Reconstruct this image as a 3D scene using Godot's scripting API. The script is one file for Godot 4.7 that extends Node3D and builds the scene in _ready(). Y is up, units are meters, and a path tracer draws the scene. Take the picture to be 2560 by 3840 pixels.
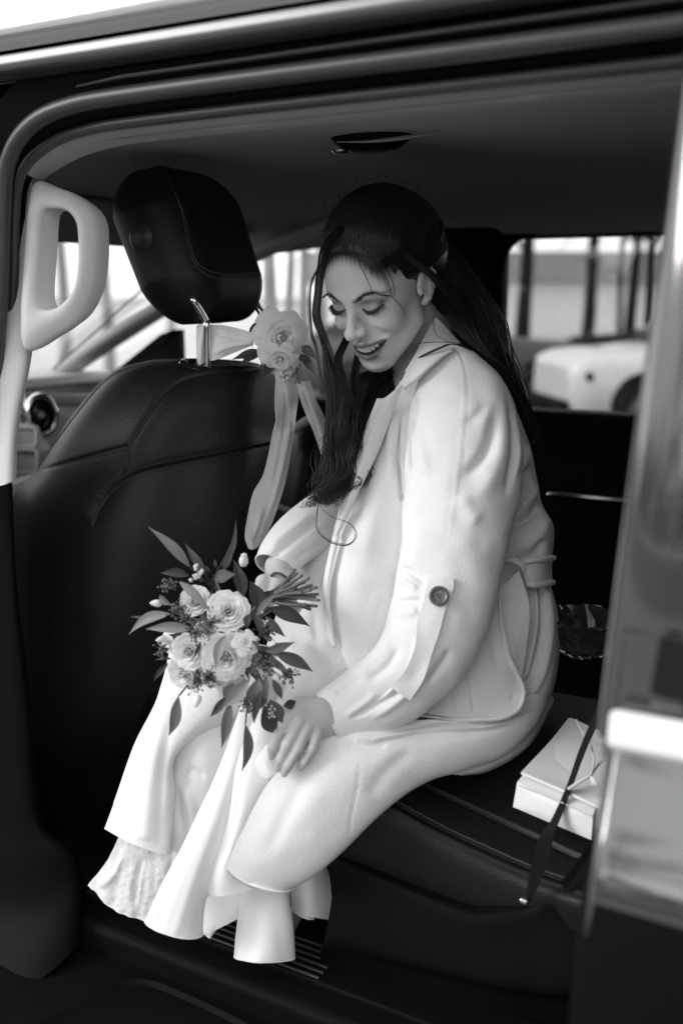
extends Node3D
# A woman in a pale coat sits in the open side door of a van, seen from the kerb on an overcast day.
# World: x towards the rear of the van, y up, z out of the open door towards the kerb. Metres.

const FOCAL := 3733.0
var eye := Vector3(0.0, 1.55, 0.0)
var fwd := Vector3.ZERO
var rgt := Vector3.ZERO
var upv := Vector3.ZERO
var rng := RandomNumberGenerator.new()
var M := {}
var taken := {}


class Shape:
	var v := PackedVector3Array()
	var idx := PackedInt32Array()
	var col := PackedColorArray()
	var nrm := PackedVector3Array()
	var bins := {}

	func tri(a: int, b: int, c: int) -> void:
		idx.append(a)
		idx.append(b)
		idx.append(c)

	func grid(rows: Array, closed_across := false, closed_along := false) -> void:
		var n: int = rows[0].size()
		var base := v.size()
		for row in rows:
			v.append_array(row)
		var last := rows.size() if closed_along else rows.size() - 1
		var m := n if closed_across else n - 1
		for i in last:
			var i2 := (i + 1) % rows.size()
			for j in m:
				var j2 := (j + 1) % n
				var a := base + i * n + j
				var b := base + i * n + j2
				var c := base + i2 * n + j2
				var d := base + i2 * n + j
				tri(a, b, c)
				tri(a, c, d)

	func fan(ring: PackedVector3Array, middle: Vector3, turn := false) -> void:
		var base := v.size()
		v.append_array(ring)
		v.append(middle)
		for i in ring.size():
			var j := (i + 1) % ring.size()
			if turn:
				tri(base + j, base + i, base + ring.size())
			else:
				tri(base + i, base + j, base + ring.size())

	func add(o: Shape, t := Transform3D()) -> void:
		var base := v.size()
		for p in o.v:
			v.append(t * p)
		for k in o.idx:
			idx.append(k + base)
		if o.col.size():
			col.append_array(o.col)

	func smooth() -> void:
		nrm = PackedVector3Array()
		nrm.resize(v.size())
		for k in range(0, idx.size(), 3):
			var a := idx[k]
			var b := idx[k + 1]
			var c := idx[k + 2]
			var n := (v[c] - v[a]).cross(v[b] - v[a])
			nrm[a] += n
			nrm[b] += n
			nrm[c] += n
		for k in nrm.size():
			nrm[k] = nrm[k].normalized() if nrm[k].length_squared() > 1e-24 else Vector3.UP

	func flat() -> void:
		var w := PackedVector3Array()
		var n := PackedVector3Array()
		var cc := PackedColorArray()
		for k in range(0, idx.size(), 3):
			var a := v[idx[k]]
			var b := v[idx[k + 1]]
			var c := v[idx[k + 2]]
			var q := (c - a).cross(b - a).normalized()
			for e in 3:
				w.append(v[idx[k + e]])
				n.append(q)
				if col.size():
					cc.append(col[idx[k + e]])
		v = w
		nrm = n
		col = cc
		idx = PackedInt32Array(range(w.size()))

	func mesh() -> ArrayMesh:
		if nrm.size() != v.size():
			smooth()
		var arr := []
		arr.resize(Mesh.ARRAY_MAX)
		arr[Mesh.ARRAY_VERTEX] = v
		arr[Mesh.ARRAY_NORMAL] = nrm
		arr[Mesh.ARRAY_INDEX] = idx
		if col.size() == v.size():
			arr[Mesh.ARRAY_COLOR] = col
		var m := ArrayMesh.new()
		m.add_surface_from_arrays(Mesh.PRIMITIVE_TRIANGLES, arr)
		return m


# ---------- places ----------
func ray(u: float, w: float) -> Vector3:
	return fwd + rgt * ((u - 1280.0) / FOCAL) - upv * ((w - 1920.0) / FOCAL)

func at(u: float, w: float, d: float) -> Vector3:
	return eye + ray(u, w) * d

func at3(p: Vector3) -> Vector3:
	return at(p.x, p.y, p.z)

func atz(u: float, w: float, z: float) -> Vector3:
	var q := ray(u, w)
	return eye + q * ((z - eye.z) / q.z)

func atx(u: float, w: float, x: float) -> Vector3:
	var q := ray(u, w)
	return eye + q * ((x - eye.x) / q.x)

func aty(u: float, w: float, y: float) -> Vector3:
	var q := ray(u, w)
	return eye + q * ((y - eye.y) / q.y)

func seen(p: Vector3) -> Vector2:
	var q := p - eye
	var d := q.dot(fwd)
	return Vector2(1280.0 + FOCAL * q.dot(rgt) / d, 1920.0 - FOCAL * q.dot(upv) / d)


# ---------- naming ----------
func numbered(called: String) -> String:
	taken[called] = taken.get(called, -1) + 1
	return called if taken[called] == 0 else "%s_%03d" % [called, taken[called]]

func tag(o: Node, label := "", category := "", group := "", kind := "") -> Node:
	if label:
		o.set_meta("label", label)
	if category:
		o.set_meta("category", category)
	if group:
		o.set_meta("group", group)
	if kind:
		o.set_meta("kind", kind)
	return o

func thing(called: String, where := Vector3.ZERO) -> Node3D:
	var o := Node3D.new()
	o.name = numbered(called)
	add_child(o, true)
	o.position = where
	return o

# Commits a shape given in world places under a parent whose place may not be the origin.
func put(called: String, s: Shape, m: Material, parent: Node3D = null, own_axes := false) -> MeshInstance3D:
	var o := MeshInstance3D.new()
	var kept := s.v
	if parent and not own_axes:
		var away := Vector3.ZERO
		var p: Node = parent
		while p is Node3D and p != self:
			away += p.position
			p = p.get_parent()
		if away != Vector3.ZERO:
			kept = s.v.duplicate()
			for k in s.v.size():
				s.v[k] -= away
	o.mesh = s.mesh()
	s.v = kept
	o.material_override = m
	o.name = called if parent else numbered(called)
	(parent if parent else self).add_child(o, true)
	return o

func put_mesh(called: String, me: Mesh, m: Material, parent: Node3D, t: Transform3D) -> MeshInstance3D:
	var o := MeshInstance3D.new()
	o.mesh = me
	o.material_override = m
	o.name = called
	parent.add_child(o, true)
	o.transform = t
	return o


# ---------- curves ----------
func cr(a: Vector3, b: Vector3, c: Vector3, d: Vector3, t: float) -> Vector3:
	return 0.5 * (2.0 * b + (c - a) * t + (2.0 * a - 5.0 * b + 4.0 * c - d) * t * t + (3.0 * b - a - 3.0 * c + d) * t * t * t)

func curve(pts: PackedVector3Array, n: int, closed := false) -> PackedVector3Array:
	var out := PackedVector3Array()
	var m := pts.size()
	var spans := m if closed else m - 1
	for k in n:
		var t := float(k) / (n if closed else n - 1) * spans
		var i := mini(int(t), spans - 1)
		var f := t - i
		if closed:
			out.append(cr(pts[(i + m - 1) % m], pts[i], pts[(i + 1) % m], pts[(i + 2) % m], f))
		else:
			var p0 := pts[i - 1] if i > 0 else pts[0] * 2.0 - pts[1]
			var p3 := pts[i + 2] if i + 2 < m else pts[m - 1] * 2.0 - pts[m - 2]
			out.append(cr(p0, pts[i], pts[i + 1], p3, f))
	return out

func v3(a: Array) -> PackedVector3Array:
	return PackedVector3Array(a)

func px3(a: Array, d := 0.0) -> PackedVector3Array:
	var out := PackedVector3Array()
	for p in a:
		out.append(at(p[0], p[1], p[2] if p.size() > 2 else d))
	return out

func pxz(a: Array, z: float) -> PackedVector3Array:
	var out := PackedVector3Array()
	for p in a:
		out.append(atz(p[0], p[1], z))
	return out


# ---------- solids ----------
func rbox(size: Vector3, r: float, t := Transform3D(), m := 3) -> Shape:
	var s := Shape.new()
	var h := size * 0.5 - Vector3(r, r, r)
	var rows := []
	for half in 2:
		for i in m + 1:
			var lat := (-0.5 + (float(i) / m + half) * 0.5) * PI
			var row := PackedVector3Array()
			for q in 4:
				for j in m + 1:
					var lon := (q + float(j) / m) * PI * 0.5
					var n := Vector3(cos(lat) * cos(lon), sin(lat), cos(lat) * sin(lon))
					var sx := 1.0 if q == 0 or q == 3 else -1.0
					var sz := 1.0 if q < 2 else -1.0
					row.append(t * (Vector3(h.x * sx, h.y * (1.0 if half else -1.0), h.z * sz) + n * r))
			rows.append(row)
	s.grid(rows, true)
	s.fan(rows[0], t * Vector3(0, -h.y - r, 0), true)
	s.fan(rows[-1], t * Vector3(0, h.y + r, 0))
	return s

# A round bar along world points.
func bar(pts: PackedVector3Array, radii: Array, sides := 8, capped := true, squash := 1.0, lean := Vector3.ZERO) -> Shape:
	var s := Shape.new()
	var rows := []
	var n := pts.size()
	var side := Vector3.ZERO
	for i in n:
		var t := (pts[mini(i + 1, n - 1)] - pts[maxi(i - 1, 0)]).normalized()
		if i == 0:
			var start := lean if lean != Vector3.ZERO else (Vector3.UP if absf(t.y) < 0.9 else Vector3.RIGHT)
			side = (start - t * start.dot(t)).normalized()
		else:
			side = (side - t * side.dot(t)).normalized()
		var other := t.cross(side)
		var at_r := float(i) / (n - 1) * (radii.size() - 1)
		var k := mini(int(at_r), radii.size() - 1)
		var r: float = lerpf(radii[k], radii[mini(k + 1, radii.size() - 1)], at_r - k)
		var row := PackedVector3Array()
		for j in sides:
			var a := TAU * j / sides
			row.append(pts[i] + side * cos(a) * r + other * sin(a) * r * squash)
		rows.append(row)
	s.grid(rows, true)
	if capped:
		s.fan(rows[0], pts[0], true)
		s.fan(rows[-1], pts[n - 1])
	return s

func lathe(profile: Array, t: Transform3D, sides := 24) -> Shape:
	var s := Shape.new()
	var rows := []
	for p in profile:
		var row := PackedVector3Array()
		for j in sides:
			var a := TAU * j / sides
			row.append(t * Vector3(p[0] * cos(a), p[1], p[0] * sin(a)))
		rows.append(row)
	s.grid(rows, true)
	return s

# A flat slab over an outline (world points, roughly planar), given depth along a direction.
func slab(ring: PackedVector3Array, deep: Vector3) -> Shape:
	var s := Shape.new()
	var c := Vector3.ZERO
	var low := PackedVector3Array()
	for p in ring:
		c += p / ring.size()
		low.append(p + deep)
	s.fan(ring, c)
	s.fan(low, c + deep, true)
	s.grid([ring, low], true)
	s.flat()
	return s

# Triangulated outline with holes allowed by Geometry2D (simple polygons only).
func plate(outline: PackedVector2Array, to3: Transform3D, deep: float) -> Shape:
	var s := Shape.new()
	var t := Geometry2D.triangulate_polygon(outline)
	var n := outline.size()
	for p in outline:
		s.v.append(to3 * Vector3(p.x, p.y, 0))
	for p in outline:
		s.v.append(to3 * Vector3(p.x, p.y, -deep))
	for k in range(0, t.size(), 3):
		s.tri(t[k], t[k + 1], t[k + 2])
		s.tri(t[k + 2] + n, t[k + 1] + n, t[k] + n)
	for i in n:
		var j := (i + 1) % n
		s.tri(i, j, j + n)
		s.tri(i, j + n, i + n)
	s.flat()
	return s

# Cloth or skin stretched over rows of control points, with a thickness away from the eye.
func sheet(rows: Array, across: int, along: int, thick := 0.003, creases := []) -> Shape:
	var mid := []
	for row in rows:
		mid.append(curve(row, across))
	var out := []
	for i in along:
		out.append(PackedVector3Array())
	for j in across:
		var c := PackedVector3Array()
		for row in mid:
			c.append(row[j])
		var d := curve(c, along)
		for i in along:
			out[i].append(d[i])
	var s := Shape.new()
	s.grid(out)
	if creases.size():
		folds(s, creases)
	if thick > 0.0:
		thicken(s, across, along, thick)
	return s

func thicken(s: Shape, across: int, along: int, thick: float) -> void:
	s.smooth()
	var n := s.v.size()
	var sign := 0.0
	for k in n:
		sign += s.nrm[k].dot(eye - s.v[k])
	var way := -1.0 if sign > 0.0 else 1.0
	for k in n:
		s.v.append(s.v[k] + s.nrm[k] * thick * way)
	var m := s.idx.size()
	for k in range(0, m, 3):
		s.tri(s.idx[k + 2] + n, s.idx[k + 1] + n, s.idx[k] + n)
	var edge := []
	for j in across:
		edge.append(j)
	for i in range(1, along):
		edge.append(i * across + across - 1)
	for j in range(across - 2, -1, -1):
		edge.append((along - 1) * across + j)
	for i in range(along - 2, 0, -1):
		edge.append(i * across)
	var base := s.v.size()
	for e in edge:
		var a := s.v[e]
		var b := s.v[e + n]
		s.v.append(a)
		s.v.append((a + b) * 0.5)
		s.v.append(b)
	var q := edge.size()
	for i in q:
		var j := (i + 1) % q
		for l in 2:
			s.tri(base + i * 3 + l, base + i * 3 + l + 1, base + j * 3 + l + 1)
			s.tri(base + i * 3 + l, base + j * 3 + l + 1, base + j * 3 + l)
	s.nrm = PackedVector3Array()

# A sleeve-like tube: stations are [u, v, depth, half width in the same measure].
func sleeve(stations: Array, n: int, sides: int, ratio := 1.0, capped := false) -> Shape:
	var c := PackedVector3Array()
	var w := PackedVector3Array()
	for p in stations:
		c.append(at(p[0], p[1], p[2]))
		w.append(Vector3(p[3] * p[2] / FOCAL, 0, 0))
	var cc := curve(c, n)
	var ww := curve(w, n)
	var s := Shape.new()
	var rows := []
	for i in n:
		var t := (cc[mini(i + 1, n - 1)] - cc[maxi(i - 1, 0)]).normalized()
		var view := (cc[i] - eye).normalized()
		var side := t.cross(view).normalized()
		var out := side.cross(t)
		var row := PackedVector3Array()
		for j in sides:
			var a := TAU * j / sides
			row.append(cc[i] + side * cos(a) * ww[i].x + out * sin(a) * ww[i].x * ratio)
		rows.append(row)
	s.grid(rows, true)
	if capped:
		s.fan(rows[0], cc[0], true)
		s.fan(rows[-1], cc[n - 1])
	return s

# Folds: each is [polyline of [u, v], kind, height in mm, width]. "v" valley, "r" ridge, "s" a step whose left side (walking along it) lies on top.
func folds(s: Shape, list: Array) -> void:
	s.smooth()
	s.bins = {}
	var n := s.v.size()
	var push := PackedFloat32Array()
	push.resize(n)
	var flat_px := PackedVector2Array()
	flat_px.resize(n)
	for k in n:
		flat_px[k] = seen(s.v[k])
	for f in list:
		var line := PackedVector2Array()
		var cp := PackedVector3Array()
		for p in f[0]:
			cp.append(Vector3(p[0], p[1], 0))
		for p in curve(cp, cp.size() * 4):
			line.append(Vector2(p.x, p.y))
		var kind: String = f[1]
		var high: float = f[2] * 0.001
		var wide: float = f[3]
		var box := Rect2(line[0], Vector2.ZERO)
		for p in line:
			box = box.expand(p)
		box = box.grow(wide * 3.2)
		for k in n:
			var p := flat_px[k]
			if not box.has_point(p):
				continue
			var best := 1e18
			var side := 1.0
			var where := 0.0
			for i in line.size() - 1:
				var a := line[i]
				var ab := line[i + 1] - a
				var t := clampf((p - a).dot(ab) / maxf(ab.length_squared(), 1e-9), 0.0, 1.0)
				var d := (p - a - ab * t)
				var l := d.length_squared()
				if l < best:
					best = l
					side = signf(ab.cross(d))
					where = (i + t) / (line.size() - 1)
			var d1 := sqrt(best) / wide
			if d1 > 3.2:
				continue
			var fade: float = smoothstep(0.0, 0.22, where) * smoothstep(1.0, 0.78, where)
			if f.size() > 4:
				fade = smoothstep(-0.01, f[4], where) * smoothstep(1.01, 1.0 - f[5], where)
			if kind == "v":
				push[k] -= high * exp(-d1 * d1 * 1.6) * fade
			elif kind == "r":
				push[k] += high * exp(-d1 * d1 * 1.6) * fade
			else:
				var e := d1 * side
				push[k] += high * fade * (smoothstep(0.25, -0.25, e) * exp(-maxf(-e, 0.0) * 0.9) - 0.35 * smoothstep(-0.2, 0.2, e) * exp(-absf(e) * 1.2))
	for k in n:
		if push[k] == 0.0:
			continue
		var to := (eye - s.v[k]).normalized()
		var c := s.nrm[k].dot(to)
		var dir := s.nrm[k] * signf(c)
		s.v[k] += (dir * 0.6 + to * 0.4).normalized() * push[k] * smoothstep(0.0, 0.35, absf(c))
	s.nrm = PackedVector3Array()

# Soft unevenness: moves points along their normals by smooth noise.
func crumple(s: Shape, high: float, size: float, sd: int, stretch := Vector3.ONE) -> void:
	var f := FastNoiseLite.new()
	f.noise_type = FastNoiseLite.TYPE_SIMPLEX_SMOOTH
	f.fractal_octaves = 2
	f.frequency = 1.0
	f.seed = sd
	s.smooth()
	for k in s.v.size():
		var p := s.v[k] / size * stretch
		s.v[k] += s.nrm[k] * f.get_noise_3d(p.x, p.y, p.z) * high
	s.nrm = PackedVector3Array()
	s.bins = {}

# Where the sight line through a pixel first meets a shape: [point, normal] or [].
func snap(s: Shape, u: float, w: float) -> Array:
	if s.nrm.size() != s.v.size():
		s.smooth()
	if s.bins.is_empty():
		var flat_px := PackedVector2Array()
		for p in s.v:
			flat_px.append(seen(p) / 48.0)
		for k in range(0, s.idx.size(), 3):
			var a := flat_px[s.idx[k]]
			var b := flat_px[s.idx[k + 1]]
			var c := flat_px[s.idx[k + 2]]
			for x in range(floori(minf(a.x, minf(b.x, c.x))), floori(maxf(a.x, maxf(b.x, c.x))) + 1):
				for y in range(floori(minf(a.y, minf(b.y, c.y))), floori(maxf(a.y, maxf(b.y, c.y))) + 1):
					var key := Vector2i(x, y)
					if not s.bins.has(key):
						s.bins[key] = PackedInt32Array()
					s.bins[key].append(k)
	var dir := ray(u, w)
	var best := 1e9
	var out := []
	for k in s.bins.get(Vector2i(floori(u / 48.0), floori(w / 48.0)), []):
		var a := s.v[s.idx[k]]
		var b := s.v[s.idx[k + 1]]
		var c := s.v[s.idx[k + 2]]
		var far_hit = Geometry3D.ray_intersects_triangle(Vector3.ZERO, dir, (a - eye) * 200.0, (b - eye) * 200.0, (c - eye) * 200.0)
		if far_hit == null:
			continue
		var hit: Vector3 = eye + far_hit / 200.0
		if (hit - eye).length_squared() < best:
			best = (hit - eye).length_squared()
			var nn := (s.nrm[s.idx[k]] + s.nrm[s.idx[k + 1]] + s.nrm[s.idx[k + 2]]).normalized()
			if nn.dot(eye - hit) < 0.0:
				nn = -nn
			out = [hit, nn]
	return out

# A row of stitches over a shape along a polyline of pixels.
func stitches(on: Shape, line: Array, count: int, length: float, thick := 0.0006) -> Shape:
	var cp := PackedVector3Array()
	for p in line:
		cp.append(Vector3(p[0], p[1], 0))
	var c := curve(cp, count)
	var s := Shape.new()
	for i in count - 1:
		var a := snap(on, c[i].x, c[i].y)
		var q := c[i].lerp(c[i + 1], length)
		var b := snap(on, q.x, q.y)
		if a.size() and b.size() and a[0].distance_to(b[0]) < 0.03:
			s.add(bar(v3([a[0] + a[1] * thick * 0.5, (a[0] + b[0]) * 0.5 + a[1] * thick * 1.4, b[0] + b[1] * thick * 0.5]), [thick * 0.6, thick, thick * 0.6], 5))
	return s

# A cord or piping laid over a shape.
func piping(on: Shape, line: Array, count: int, r: float, sink := 0.0) -> Shape:
	var cp := PackedVector3Array()
	for p in line:
		cp.append(Vector3(p[0], p[1], 0))
	var pts := PackedVector3Array()
	for q in curve(cp, count):
		var h := snap(on, q.x, q.y)
		if h.size():
			pts.append(h[0] + h[1] * sink)
	return bar(pts, [r], 6)


# ---------- distance fields ----------
class Prim:
	var kind := 0  # 0 ellipsoid, 1 tapered capsule
	var a := Vector3.ZERO
	var b := Vector3.ZERO
	var ab := Vector3.ZERO
	var inv_len := 0.0
	var ra := 0.0
	var rb := 0.0
	var r := Vector3.ONE
	var k := 0.01
	var cut := false

	func dist(p: Vector3) -> float:
		if kind == 0:
			var g := (p - a) / r
			var k0 := g.length()
			if k0 < 1e-4:
				return -minf(r.x, minf(r.y, r.z))
			return k0 * (k0 - 1.0) / (g / r).length()
		var pa := p - a
		var h := clampf(pa.dot(ab) * inv_len, 0.0, 1.0)
		return (pa - ab * h).length() - lerpf(ra, rb, h)

func ell(c: Vector3, r: Vector3, k: float, cut := false) -> Prim:
	var q := Prim.new()
	q.a = c
	q.b = c
	q.r = r
	q.k = k
	q.cut = cut
	return q

func cap(a: Vector3, b: Vector3, ra: float, rb: float, k: float, cut := false) -> Prim:
	var q := Prim.new()
	q.kind = 1
	q.a = a
	q.b = b
	q.ab = b - a
	q.inv_len = 1.0 / maxf(q.ab.length_squared(), 1e-12)
	q.ra = ra
	q.rb = rb
	q.k = k
	q.cut = cut
	return q

func field(list: Array[Prim], p: Vector3) -> float:
	var d := 1e3
	for q in list:
		var e := q.dist(p)
		var k := q.k
		if q.cut:
			var h := k - absf(d + e)
			d = maxf(d, -e)
			if h > 0.0:
				d += h * h * 0.25 / k
		else:
			var h := k - absf(d - e)
			d = minf(d, e)
			if h > 0.0:
				d -= h * h * 0.25 / k
	return d

func close_by(list: Array[Prim], mid: Vector3, reach: float) -> Array[Prim]:
	var out: Array[Prim] = []
	for q in list:
		if q.dist(mid) < reach * 2.4 + q.k * 1.3 + 0.006:
			out.append(q)
	return out

func net(list: Array[Prim], h: float) -> Shape:
	var lo := Vector3(1e9, 1e9, 1e9)
	var hi := -lo
	for q in list:
		if q.cut:
			continue
		var r: float = maxf(q.ra, q.rb) if q.kind == 1 else maxf(q.r.x, maxf(q.r.y, q.r.z))
		r += h * 3.0
		for e in [q.a, q.b]:
			lo = lo.min(e - Vector3(r, r, r))
			hi = hi.max(e + Vector3(r, r, r))
	var B := 4
	var big := 16
	var size := (hi - lo) / (h * big)
	var nb := Vector3i(ceili(size.x), ceili(size.y), ceili(size.z))
	var nx := nb.x * big + 3
	var ny := nb.y * big + 3
	var s := Shape.new()
	var cells := {}
	var cache := {}
	var quads := PackedInt64Array()
	var N := B + 1
	var val := PackedFloat32Array()
	val.resize(N * N * N)
	var reach_big := h * big * 0.8661
	var reach := h * B * 0.8661
	for zz in nb.z:
		for yy in nb.y:
			for xx in nb.x:
				var ob := lo + Vector3(xx, yy, zz) * (h * big)
				var mb := ob + Vector3.ONE * (h * big * 0.5)
				var near_big := close_by(list, mb, reach_big)
				if near_big.is_empty() or absf(field(near_big, mb)) > reach_big * 1.8 + 0.006:
					continue
				for sub in 64:
					var bx := xx * 4 + (sub & 3)
					var by := yy * 4 + ((sub >> 2) & 3)
					var bz := zz * 4 + (sub >> 4)
					var o := lo + Vector3(bx, by, bz) * (h * B)
					var mid := o + Vector3.ONE * (h * B * 0.5)
					if absf(field(near_big, mid)) > reach * 1.9 + 0.003:
						continue
					var near := close_by(near_big, mid, reach)
					if near.is_empty():
						continue
					var some_in := false
					var some_out := false
					var i := 0
					for z in N:
						for y in N:
							for x in N:
								var corner := ((bz * B + z) * ny + by * B + y) * nx + bx * B + x
								var d: float
								if cache.has(corner):
									d = cache[corner]
								else:
									d = field(near, o + Vector3(x, y, z) * h)
									cache[corner] = d
								val[i] = d
								i += 1
								if d < 0.0:
									some_in = true
								else:
									some_out = true
					if not (some_in and some_out):
						continue
					for z in B:
						for y in B:
							for x in B:
								var i0 := (z * N + y) * N + x
								var sum := Vector3.ZERO
								var cnt := 0
								var n_in := 0
								for e in 8:
									if val[i0 + (e & 1) + ((e >> 1) & 1) * N + (e >> 2) * N * N] < 0.0:
										n_in += 1
								if n_in == 0 or n_in == 8:
									continue
								for e in 12:
									var axis := e >> 2
									var p := e & 1
									var q2 := (e >> 1) & 1
									var a: int
									var off: Vector3
									var step: int
									if axis == 0:
										a = i0 + p * N + q2 * N * N
										off = Vector3(0, p, q2)
										step = 1
									elif axis == 1:
										a = i0 + p + q2 * N * N
										off = Vector3(p, 0, q2)
										step = N
									else:
										a = i0 + p + q2 * N
										off = Vector3(p, q2, 0)
										step = N * N
									var d0 := val[a]
									var d1 := val[a + step]
									if (d0 < 0.0) != (d1 < 0.0):
										off[axis] += d0 / (d0 - d1)
										sum += off
										cnt += 1
								var gx := bx * B + x
								var gy := by * B + y
								var gz := bz * B + z
								cells[(gz * ny + gy) * nx + gx] = s.v.size()
								s.v.append(o + (Vector3(x, y, z) + sum / cnt) * h)
								var in0 := val[i0] < 0.0
								var here := ((gz * ny + gy) * nx + gx) * 8 + (1 if in0 else 0)
								if in0 != (val[i0 + 1] < 0.0):
									quads.append(here)
								if in0 != (val[i0 + N] < 0.0):
									quads.append(here + 2)
								if in0 != (val[i0 + N * N] < 0.0):
									quads.append(here + 4)
	for code in quads:
		var axis := (code >> 1) & 3
		var flip := code & 1
		var c := code >> 3
		var d1: int = [nx, 1, 1][axis]
		var d2: int = [nx * ny, nx * ny, nx][axis]
		if not (cells.has(c) and cells.has(c - d1) and cells.has(c - d2) and cells.has(c - d1 - d2)):
			continue
		var a: int = cells[c]
		var b: int = cells[c - d1]
		var e: int = cells[c - d1 - d2]
		var f: int = cells[c - d2]
		if (flip == 1) == (axis != 1):
			s.tri(a, e, b)
			s.tri(a, f, e)
		else:
			s.tri(a, b, e)
			s.tri(a, e, f)
	return s

func relax(s: Shape, times: int, share := 0.5) -> void:
	for t in times:
		var sum := PackedVector3Array()
		sum.resize(s.v.size())
		var cnt := PackedInt32Array()
		cnt.resize(s.v.size())
		for k in range(0, s.idx.size(), 3):
			for e in 3:
				var a := s.idx[k + e]
				sum[a] += s.v[s.idx[k + (e + 1) % 3]] + s.v[s.idx[k + (e + 2) % 3]]
				cnt[a] += 2
		for k in s.v.size():
			if cnt[k]:
				s.v[k] = s.v[k].lerp(sum[k] / cnt[k], share)


# ---------- materials ----------
func grey(l: float) -> Color:
	return Color(l, l, l).linear_to_srgb()

func mat(called: String, l: float, rough: float, spec := 0.5) -> StandardMaterial3D:
	var m := StandardMaterial3D.new()
	m.resource_name = called
	m.albedo_color = grey(l)
	m.roughness = rough
	m.metallic_specular = spec
	M[called] = m
	return m

func noise_tex(freq: float, normal := true, strength := 4.0, kind := FastNoiseLite.TYPE_SIMPLEX_SMOOTH, octaves := 3, side := 512, ramp: Gradient = null) -> NoiseTexture2D:
	var f := FastNoiseLite.new()
	f.noise_type = kind
	f.frequency = freq
	f.fractal_octaves = octaves
	f.seed = 7
	var t := NoiseTexture2D.new()
	t.width = side
	t.height = side
	t.seamless = true
	t.noise = f
	t.as_normal_map = normal
	t.bump_strength = strength
	if ramp:
		t.color_ramp = ramp
	return t

func ramp(a: float, b: float, lo := 0.0, hi := 1.0) -> Gradient:
	var g := Gradient.new()
	g.offsets = PackedFloat32Array([lo, hi])
	g.colors = PackedColorArray([grey(a), grey(b)])
	return g

func bumpy(m: StandardMaterial3D, t: Texture2D, scale: float, size: float) -> void:
	m.normal_enabled = true
	m.normal_texture = t
	m.normal_scale = scale
	m.uv1_triplanar = true
	m.uv1_world_triplanar = true
	m.uv1_scale = Vector3.ONE / size

func mottled(m: StandardMaterial3D, t: Texture2D, size: float) -> void:
	m.albedo_texture = t
	m.albedo_color = Color.WHITE
	m.uv1_triplanar = true
	m.uv1_world_triplanar = true
	m.uv1_scale = Vector3.ONE / size


func _ready() -> void:
	rng.seed = 11
	var yaw := deg_to_rad(29.0)
	var pitch := deg_to_rad(12.1)
	fwd = Vector3(-sin(yaw) * cos(pitch), -sin(pitch), -cos(yaw) * cos(pitch))
	rgt = Vector3(cos(yaw), 0.0, -sin(yaw))
	upv = rgt.cross(fwd)

	# camera: a 35 mm lens wide open, focused on her face
	var cam := Camera3D.new()
	cam.name = "camera"
	add_child(cam)
	cam.transform = Transform3D(Basis(rgt, upv, -fwd), eye)
	var lens := CameraAttributesPhysical.new()
	lens.frustum_focal_length = 12.0 * FOCAL / 1920.0
	lens.frustum_focus_distance = 1.5
	lens.frustum_near = 0.05
	lens.frustum_far = 600.0
	lens.exposure_aperture = 1.5
	cam.attributes = lens
	cam.current = true

	# overcast daylight
	var env := Environment.new()
	env.background_mode = Environment.BG_SKY
	env.tonemap_mode = Environment.TONE_MAPPER_LINEAR
	env.tonemap_exposure = 2.6
	env.sdfgi_enabled = true
	env.ssao_enabled = true
	env.ssil_enabled = true
	var sky := Sky.new()
	var sm := ProceduralSkyMaterial.new()
	sm.sky_top_color = grey(0.41)
	sm.sky_horizon_color = grey(0.72)
	sm.sky_curve = 0.3
	sm.ground_bottom_color = grey(0.2)
	sm.ground_horizon_color = grey(0.3)
	sm.sun_angle_max = 1.0
	var cloud := noise_tex(0.006, false, 1.0, FastNoiseLite.TYPE_SIMPLEX_SMOOTH, 4, 1024, ramp(0.0, 0.16))
	sm.sky_cover = cloud
	sky.sky_material = sm
	env.sky = sky
	var we := WorldEnvironment.new()
	we.name = "world_environment"
	we.environment = env
	add_child(we)
	var sun := DirectionalLight3D.new()
	sun.name = "sun"
	sun.light_energy = 0.3
	sun.light_angular_distance = 32.0
	sun.shadow_enabled = true
	add_child(sun)
	sun.look_at_from_position(Vector3.ZERO, -Vector3(-0.85, 0.6, 0.75))

	materials()
	outside()
	van()
	front_seat()
	rear_bench()
	woman()
	bouquet()
	rose_bow()
	belongings()


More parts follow.
